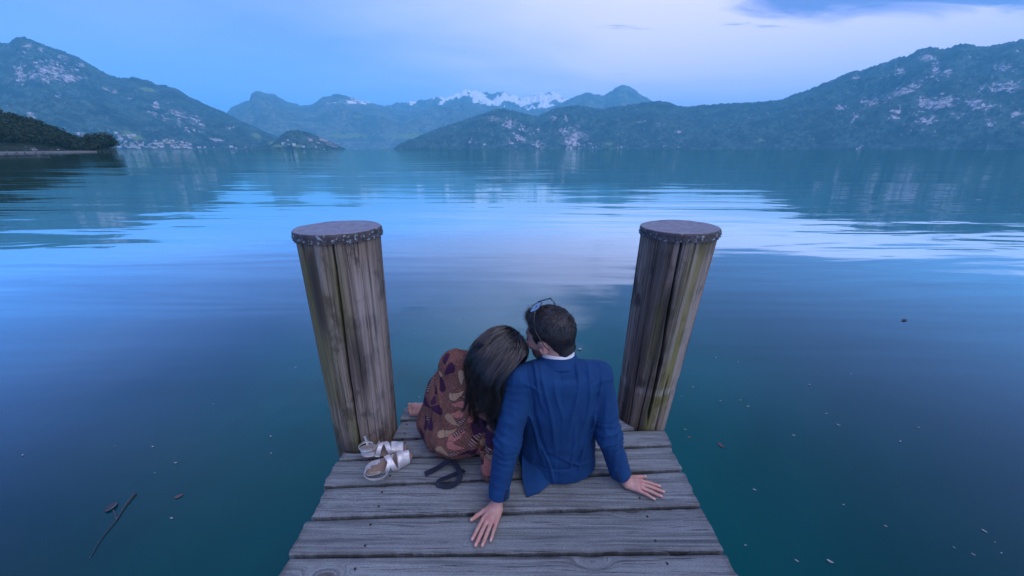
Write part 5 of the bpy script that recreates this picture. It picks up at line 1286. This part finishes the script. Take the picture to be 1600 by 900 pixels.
for (px, py) in flecks:
    p = at_z(px, py, WATER+0.003)
    o = link('floating_leaf', _meshes[_r.randrange(4)], loc=(*p[:2], WATER+0.0015), rot=(0,0,_r.uniform(-0.9,0.5))); k = _r.uniform(0.4,0.95); o.scale = (k,k,k)
    tag(o, 'tiny pale scrap of leaf drifting on the lake', 'leaf', 'pale leaf scraps floating on the lake')
for (px, py, lb, sc, rz) in [(280,775,'red brown leaf floating near the stalk of water weed',1.0,0.6),(1077,683,'small round reddish leaf on the water by the streaked post',0.7,0.2),(1127,696,'long reddish leaf floating past the pier edge by the streaked post',1.1,-0.9)]:
    p = at_z(px, py, WATER+0.003); o = link('floating_leaf', leaf_mesh('floating_leaf', 0.050, 0.022, 0.06, M_REDLEAF, px), loc=(*p[:2], WATER+0.0015), rot=(0,0,rz)); o.scale = (sc,sc,sc); tag(o, lb, 'leaf')
p = at_z(906,546,WATER); o = link('floating_leaf', leaf_mesh('floating_leaf', 0.050, 0.035, 0.16, M_FLECK, 3), loc=(*p[:2], WATER+0.002), rot=(0,0,0.7)); tag(o, 'pale curled leaf floating beside the short haired head', 'leaf')
p = at_z(1413,501,WATER); r_ = thing('wood_chip', 'small dark chip of wood floating alone on the lake', 'wood chip', (*p[:2], WATER))
v, f = shell(np.stack(np.meshgrid(np.linspace(-0.028,0.028,7), np.linspace(-0.012,0.012,4), indexing='ij')+[np.zeros((7,4))], -1) + 0.010*fbm(np.random.default_rng(1).random((7,4,3))*9, 2)[...,None]*0.6, 0.010)
link('slab', mesh_from('slab', v+V3(0,0,0.012), f, M_CHIP), r_)
tube_along('twig', smooth_path([(-0.025,0.0,0.012),(-0.012,0.003,0.02),(0.0,0.0,0.026)], 8), 0.0035, M_CHIP, r_)
p = at_z(180,812,WATER); wd_ = thing('water_weed', 'brown stalk of water weed with a round leaf at the surface', 'water weed', (*p[:2], WATER))
Lw = lambda px, py: at_z(px, py, WATER+0.006) - V3(p[0], p[1], WATER)
tube_along('stem', smooth_path([Lw(140,872),Lw(158,842),Lw(182,812),Lw(196,790),Lw(211,771)], 30), np.concatenate([np.linspace(0.002,0.004,20), np.linspace(0.006,0.010,10)]), M_WEED, wd_)
tube_along('leaf_stalk', smooth_path([Lw(183,811),Lw(180,803),Lw(177,797)], 8), 0.004, M_WEED, wd_)
me = leaf_mesh('round_leaf', 0.070, 0.055, 0.03, M_WEED, 1); q = Lw(175,792); link('round_leaf', me, wd_, loc=Vector(q), rot=(0,0,1.9))

# ------------------------------------------------------------------ wooded headland on the near left, with its shore
NEAR = [(-520,120),(-400,128),(-260,138),(-140,155),(-60,168),(0,183),(20,190),(45,194),(75,203),(100,213),(120,219),(135,225),(150,229),(172,232.5),(182,233.4)]
terrain('wooded_headland', 'steep wooded headland running down to the lake', NEAR, lambda a: np.interp(a, [-1.2,-0.95,-0.85], [250,400,470]), lambda a: np.interp(a, [-1.2,-0.95,-0.85], [430,520,500]), 0.8, M_NEAR, na=160, nr=50, amp=0.08, fscale=60, trees=0.6, tscale=6, rocks=[(135,228,14,4),(110,229,10,3),(60,231,30,2)], seed=51, power=0.75)
M_BARK, _t, _b = material('tree_bark'); _b.inputs['Base Color'].default_value = (0.05, 0.04, 0.032, 1); _b.inputs['Roughness'].default_value = 0.9
def leaf_mat(name, c0, c1):
    m, t, b = material(name); t.put(b.inputs['Base Color'], t.mix(t.attr('shade').outputs['Fac'], c0, c1)); b.inputs['Roughness'].default_value = 0.8; b.inputs['Specular IOR Level'].default_value = 0.15; return m
M_LEAF = leaf_mat('dark_tree_foliage', (0.012, 0.022, 0.012), (0.050, 0.075, 0.030))
def crown_quads(rng, n, hgt, wid, size, lobes=7, zc=0.60):
    lc = rng.normal(size=(lobes,3)); lc /= np.linalg.norm(lc, axis=1, keepdims=True); lc = lc*V3(wid*0.30,wid*0.30,hgt*0.22)+V3(0,0,hgt*zc); lr = rng.uniform(0.18,0.32,lobes)*wid
    k = rng.integers(0, lobes, n); g = rng.normal(size=(n,3)); g /= np.linalg.norm(g, axis=1, keepdims=True)
    c = lc[k] + g*(lr[k]*rng.uniform(0.55,1.08,n))[:,None]*V3(1,1,0.9)
    a = rng.normal(size=(n,3)); a /= np.linalg.norm(a, axis=1, keepdims=True); b = np.cross(a, g+0.3*rng.normal(size=(n,3))); b /= np.maximum(np.linalg.norm(b, axis=1, keepdims=True),1e-6)
    s = size*rng.uniform(0.6,1.3,n)[:,None]
    q = np.stack([c-a*s-b*s*0.6, c+a*s-b*s*0.5, c+a*s*0.8+b*s*0.7, c-a*s*0.7+b*s*0.6], 1)
    return q, np.clip(0.45+rng.normal(0,0.22,n)+0.25*(rng.random(lobes)[k]-0.5), 0, 1)
def make_tree(loc, hgt, wid, n, seed, label, group):
    rng = np.random.default_rng(seed); root = thing('tree', label, 'tree', loc, rng.uniform(0,6.28), group)
    t = tube_along('trunk', smooth_path([(0,0,-0.6),(0.1,0,hgt*0.3),(-0.1,0.15,hgt*0.62)], 9), np.linspace(hgt*0.028, hgt*0.010, 9), M_BARK, root)
    for k in range(4):
        a = k*1.6+seed; tube_along('limb', smooth_path([(0.08,0,hgt*(0.28+0.06*k)),(math.cos(a)*wid*0.14, math.sin(a)*wid*0.14, hgt*(0.42+0.06*k)),(math.cos(a)*wid*0.28, math.sin(a)*wid*0.28, hgt*(0.54+0.06*k))], 6), np.linspace(hgt*0.012, hgt*0.004, 6), M_BARK, t, n=6)
    q, sh = crown_quads(rng, n, hgt, wid, 0.55, 12, 0.46)
    me = mesh_from('crown', q.reshape(-1,3), np.arange(len(q)*4).reshape(-1,4), M_LEAF, smooth=False, attrs={'shade': np.repeat(sh, 4)})
    link('crown', me, root)
def make_wood():
    rng = np.random.default_rng(8); az, tt, Sd, Rr, v = TERR['wooded_headland']; Q, S = [], []
    for i in range(1500):
        k = rng.integers(0, 60) if rng.random() < 0.15 else rng.integers(8, 58); k = min(k, len(tt)-1); j = rng.integers(0, len(az)-14)
        if tt[k] < 0.12: continue
        h = rng.uniform(7, 12)
        # smaller growth toward the tip and near the skyline, so the outline comes down as it should
        h *= 0.55 + 0.45*np.clip((len(az)-14-j)/30.0, 0, 1)
        q, sh = crown_quads(rng, 90, h, h*rng.uniform(0.6,0.85), 0.55); Q.append(q + v[k,j] - V3(0,0,h*0.28)); S.append(np.clip(sh + rng.normal(0,0.18), 0, 1))
    Q = np.concatenate(Q); S = np.concatenate(S)
    me = mesh_from('headland_wood', Q.reshape(-1,3), np.arange(len(Q)*4).reshape(-1,4), M_LEAF, smooth=False, attrs={'shade': np.repeat(S, 4)})
    tag(link('headland_wood', me), 'dense dark green wood covering the near headland', 'wood', kind='stuff')
make_wood()
TREE_LABELS = ['dark tree between the low bushy tree and the tallest tree on the headland tip', 'tallest dark bushy tree of the clump on the headland tip', 'second tallest dark tree, lakeward of the tallest on the headland tip', 'outermost dark tree at the lake end of the headland clump', 'low bushy tree at the landward end of the headland clump']
for i, (px, hgt, dist) in enumerate([(150,13.5,452),(158,15.5,456),(166,15,452),(172,13,457),(145,9,450)]):
    a, _ = azel(px, 233); make_tree((dist*math.sin(a), dist*math.cos(a), WATER), hgt*1.2, hgt*1.0, 900, 60+i, TREE_LABELS[i], 'trees clustered at the headland tip')
# the shore wall and a low landing stage along the headland
M_STONE = cloth_material('shore_stone', (0.20, 0.18, 0.17), (0.10, 0.09, 0.09), 0.9, 2)
def strip_wall(name, label, cat, pts, dist, hgt, th, mat):
    P = []
    for px, d in zip(pts, dist): a, _ = azel(px, 233); P.append((d*math.sin(a), d*math.cos(a)))
    P = np.array(P); n = 40; t = np.linspace(0, len(P)-1, n); X = np.interp(t, range(len(P)), P[:,0]); Y = np.interp(t, range(len(P)), P[:,1])
    rows = []
    for k, (o, z) in enumerate(((0,-1.5),(0,1.0),(th*0.1,1.0),(th*0.9,1.0),(th,1.0),(th,-1.5))):
        zz = np.where(z > 0, hgt*(1+0.12*fbm(np.stack([t*2.0, t*0+k, t*0], -1), 3, seed=4)), z); r = np.hypot(X, Y)
        rows.append(np.stack([X*(1+o/r), Y*(1+o/r), zz+WATER], -1))
    o_ = link(name, mesh_from(name, np.array(rows).reshape(-1,3), grid_faces(6, n)[:, ::-1], mat, smooth=False)); tag(o_, label, cat)
strip_wall('shore_wall', 'low pale stone wall along the foot of the headland', 'wall', [-120,-20,60,110,150], [262,330,392,430,446], 1.0, 1.5, M_STONE)
a0, a1 = azel(-70,233)[0], azel(66,233)[0]
st_ = thing('landing_stage', 'low timber landing stage far off below the headland', 'landing stage', (215*math.sin((a0+a1)/2), 215*math.cos((a0+a1)/2), WATER))
c0, c1 = V3(205*math.sin(a0),205*math.cos(a0),0), V3(232*math.sin(a1),232*math.cos(a1),0); cm = V3(*st_.location[:2],0); dv = nrm(c1-c0); nv = np.cross(V3(0,0,1), dv); ln = np.linalg.norm(c1-c0)
G = np.stack([np.stack([c0-cm + dv*x + nv*y + V3(0,0,0.55) for y in (-1.2,0,1.2)]) for x in np.linspace(0, ln, 24)]); v, f = shell(G, 0.22)
link('walkway', mesh_from('walkway', v, f, M_STONE, smooth=False), st_)
for k in range(8):
    for y in (-1.0,1.0):
        c = c0-cm + dv*(ln*(k+0.5)/8) + nv*y; tube_along('pile', np.array([c+V3(0,0,-1), c+V3(0,0,0.5), c+V3(0,0,0.8+0.2*(k%3))]), 0.13, M_BARK, st_, n=7)

# ------------------------------------------------------------------ the far village: each house a thing
def flat_mat(name, c, r=0.8):
    m, t, b = material(name); n = t.noise(t.obj(), 0.6, 3, 0.6); t.put(b.inputs['Base Color'], t.mix(n, tuple(0.85*x for x in c), c)); b.inputs['Roughness'].default_value = r; return m
WALLS = [flat_mat('white_render', (0.50,0.48,0.47)), flat_mat('cream_render', (0.42,0.38,0.32)), flat_mat('grey_render', (0.32,0.32,0.33))]
ROOFS = [flat_mat('red_roof_tiles', (0.26,0.10,0.07)), flat_mat('grey_roof_tiles', (0.16,0.15,0.15))]
def house_parts(w_, d_, h_, r_, wall, roof):
    x, y = w_/2, d_/2
    v = [(-x,-y,-6),(x,-y,-6),(x,y,-6),(-x,y,-6),(-x,-y,h_),(x,-y,h_),(x,y,h_),(-x,y,h_),(-x,0,h_+r_),(x,0,h_+r_)]
    f = [(0,1,5,4),(2,3,7,6),(1,2,6,9,5),(3,0,4,8,7)]
    X, Yv, e = x*1.08, y*1.18, 0.25
    rv = [(-X,-Yv,h_-0.2+e),(X,-Yv,h_-0.2+e),(X,0,h_+r_+e),(-X,0,h_+r_+e),(X,Yv,h_-0.2+e),(-X,Yv,h_-0.2+e)]; rv += [(a,b,c-0.5) for a,b,c in rv]
    rf = [(0,1,2,3),(3,2,4,5),(9,8,7,6),(11,10,8,9),(0,6,7,1),(4,10,11,5),(1,7,8,2),(2,8,10,4),(3,9,6,0),(5,11,9,3)]
    return mesh_from('wall', v, f, wall, smooth=False), mesh_from('roof', rv, rf, roof, smooth=False)
HOUSES = [house_parts(*a) for a in [(13,10,8,3.5,WALLS[0],ROOFS[0]),(18,11,10,3,WALLS[0],ROOFS[1]),(11,9,6,3.5,WALLS[1],ROOFS[0]),(24,12,11,3,WALLS[0],ROOFS[1]),(15,12,8,4,WALLS[2],ROOFS[0])]]
_r = random.Random(21)
def village(terr, px0, px1, n, t0, t1, label, group, bias=1.6):
    for _ in range(n):
        a, _e = azel(_r.uniform(px0, px1), 233); g_ = ground(terr, a, t0+(t1-t0)*_r.random()**bias)
        k = _r.randrange(5); root = thing('house', label, 'house', (float(g_[0]), float(g_[1]), max(float(g_[2]), WATER+1.5)), a*-1+_r.uniform(-0.5,0.5), group)
        s = _r.uniform(0.5,0.9); root.scale = (s,s,s)
        link('wall', HOUSES[k][0], root); link('roof', HOUSES[k][1], root)
village('mountain_left', 178, 300, 130, 0.012, 0.085, 'small pale house in the far lakeside village', 'houses of the far village', 2.0)
village('mountain_left', 300, 420, 16, 0.010, 0.03, 'scattered far house on the shore beyond the village', 'scattered houses beyond the village')
village('wooded_promontory', 432, 500, 10, 0.03, 0.25, 'tiny far house at the foot of the wooded promontory', 'houses at the promontory')
village('mountain_right', 918, 1010, 5, 0.010, 0.02, 'lone far house on the shore below the wooded ridge', 'houses below the ridge')
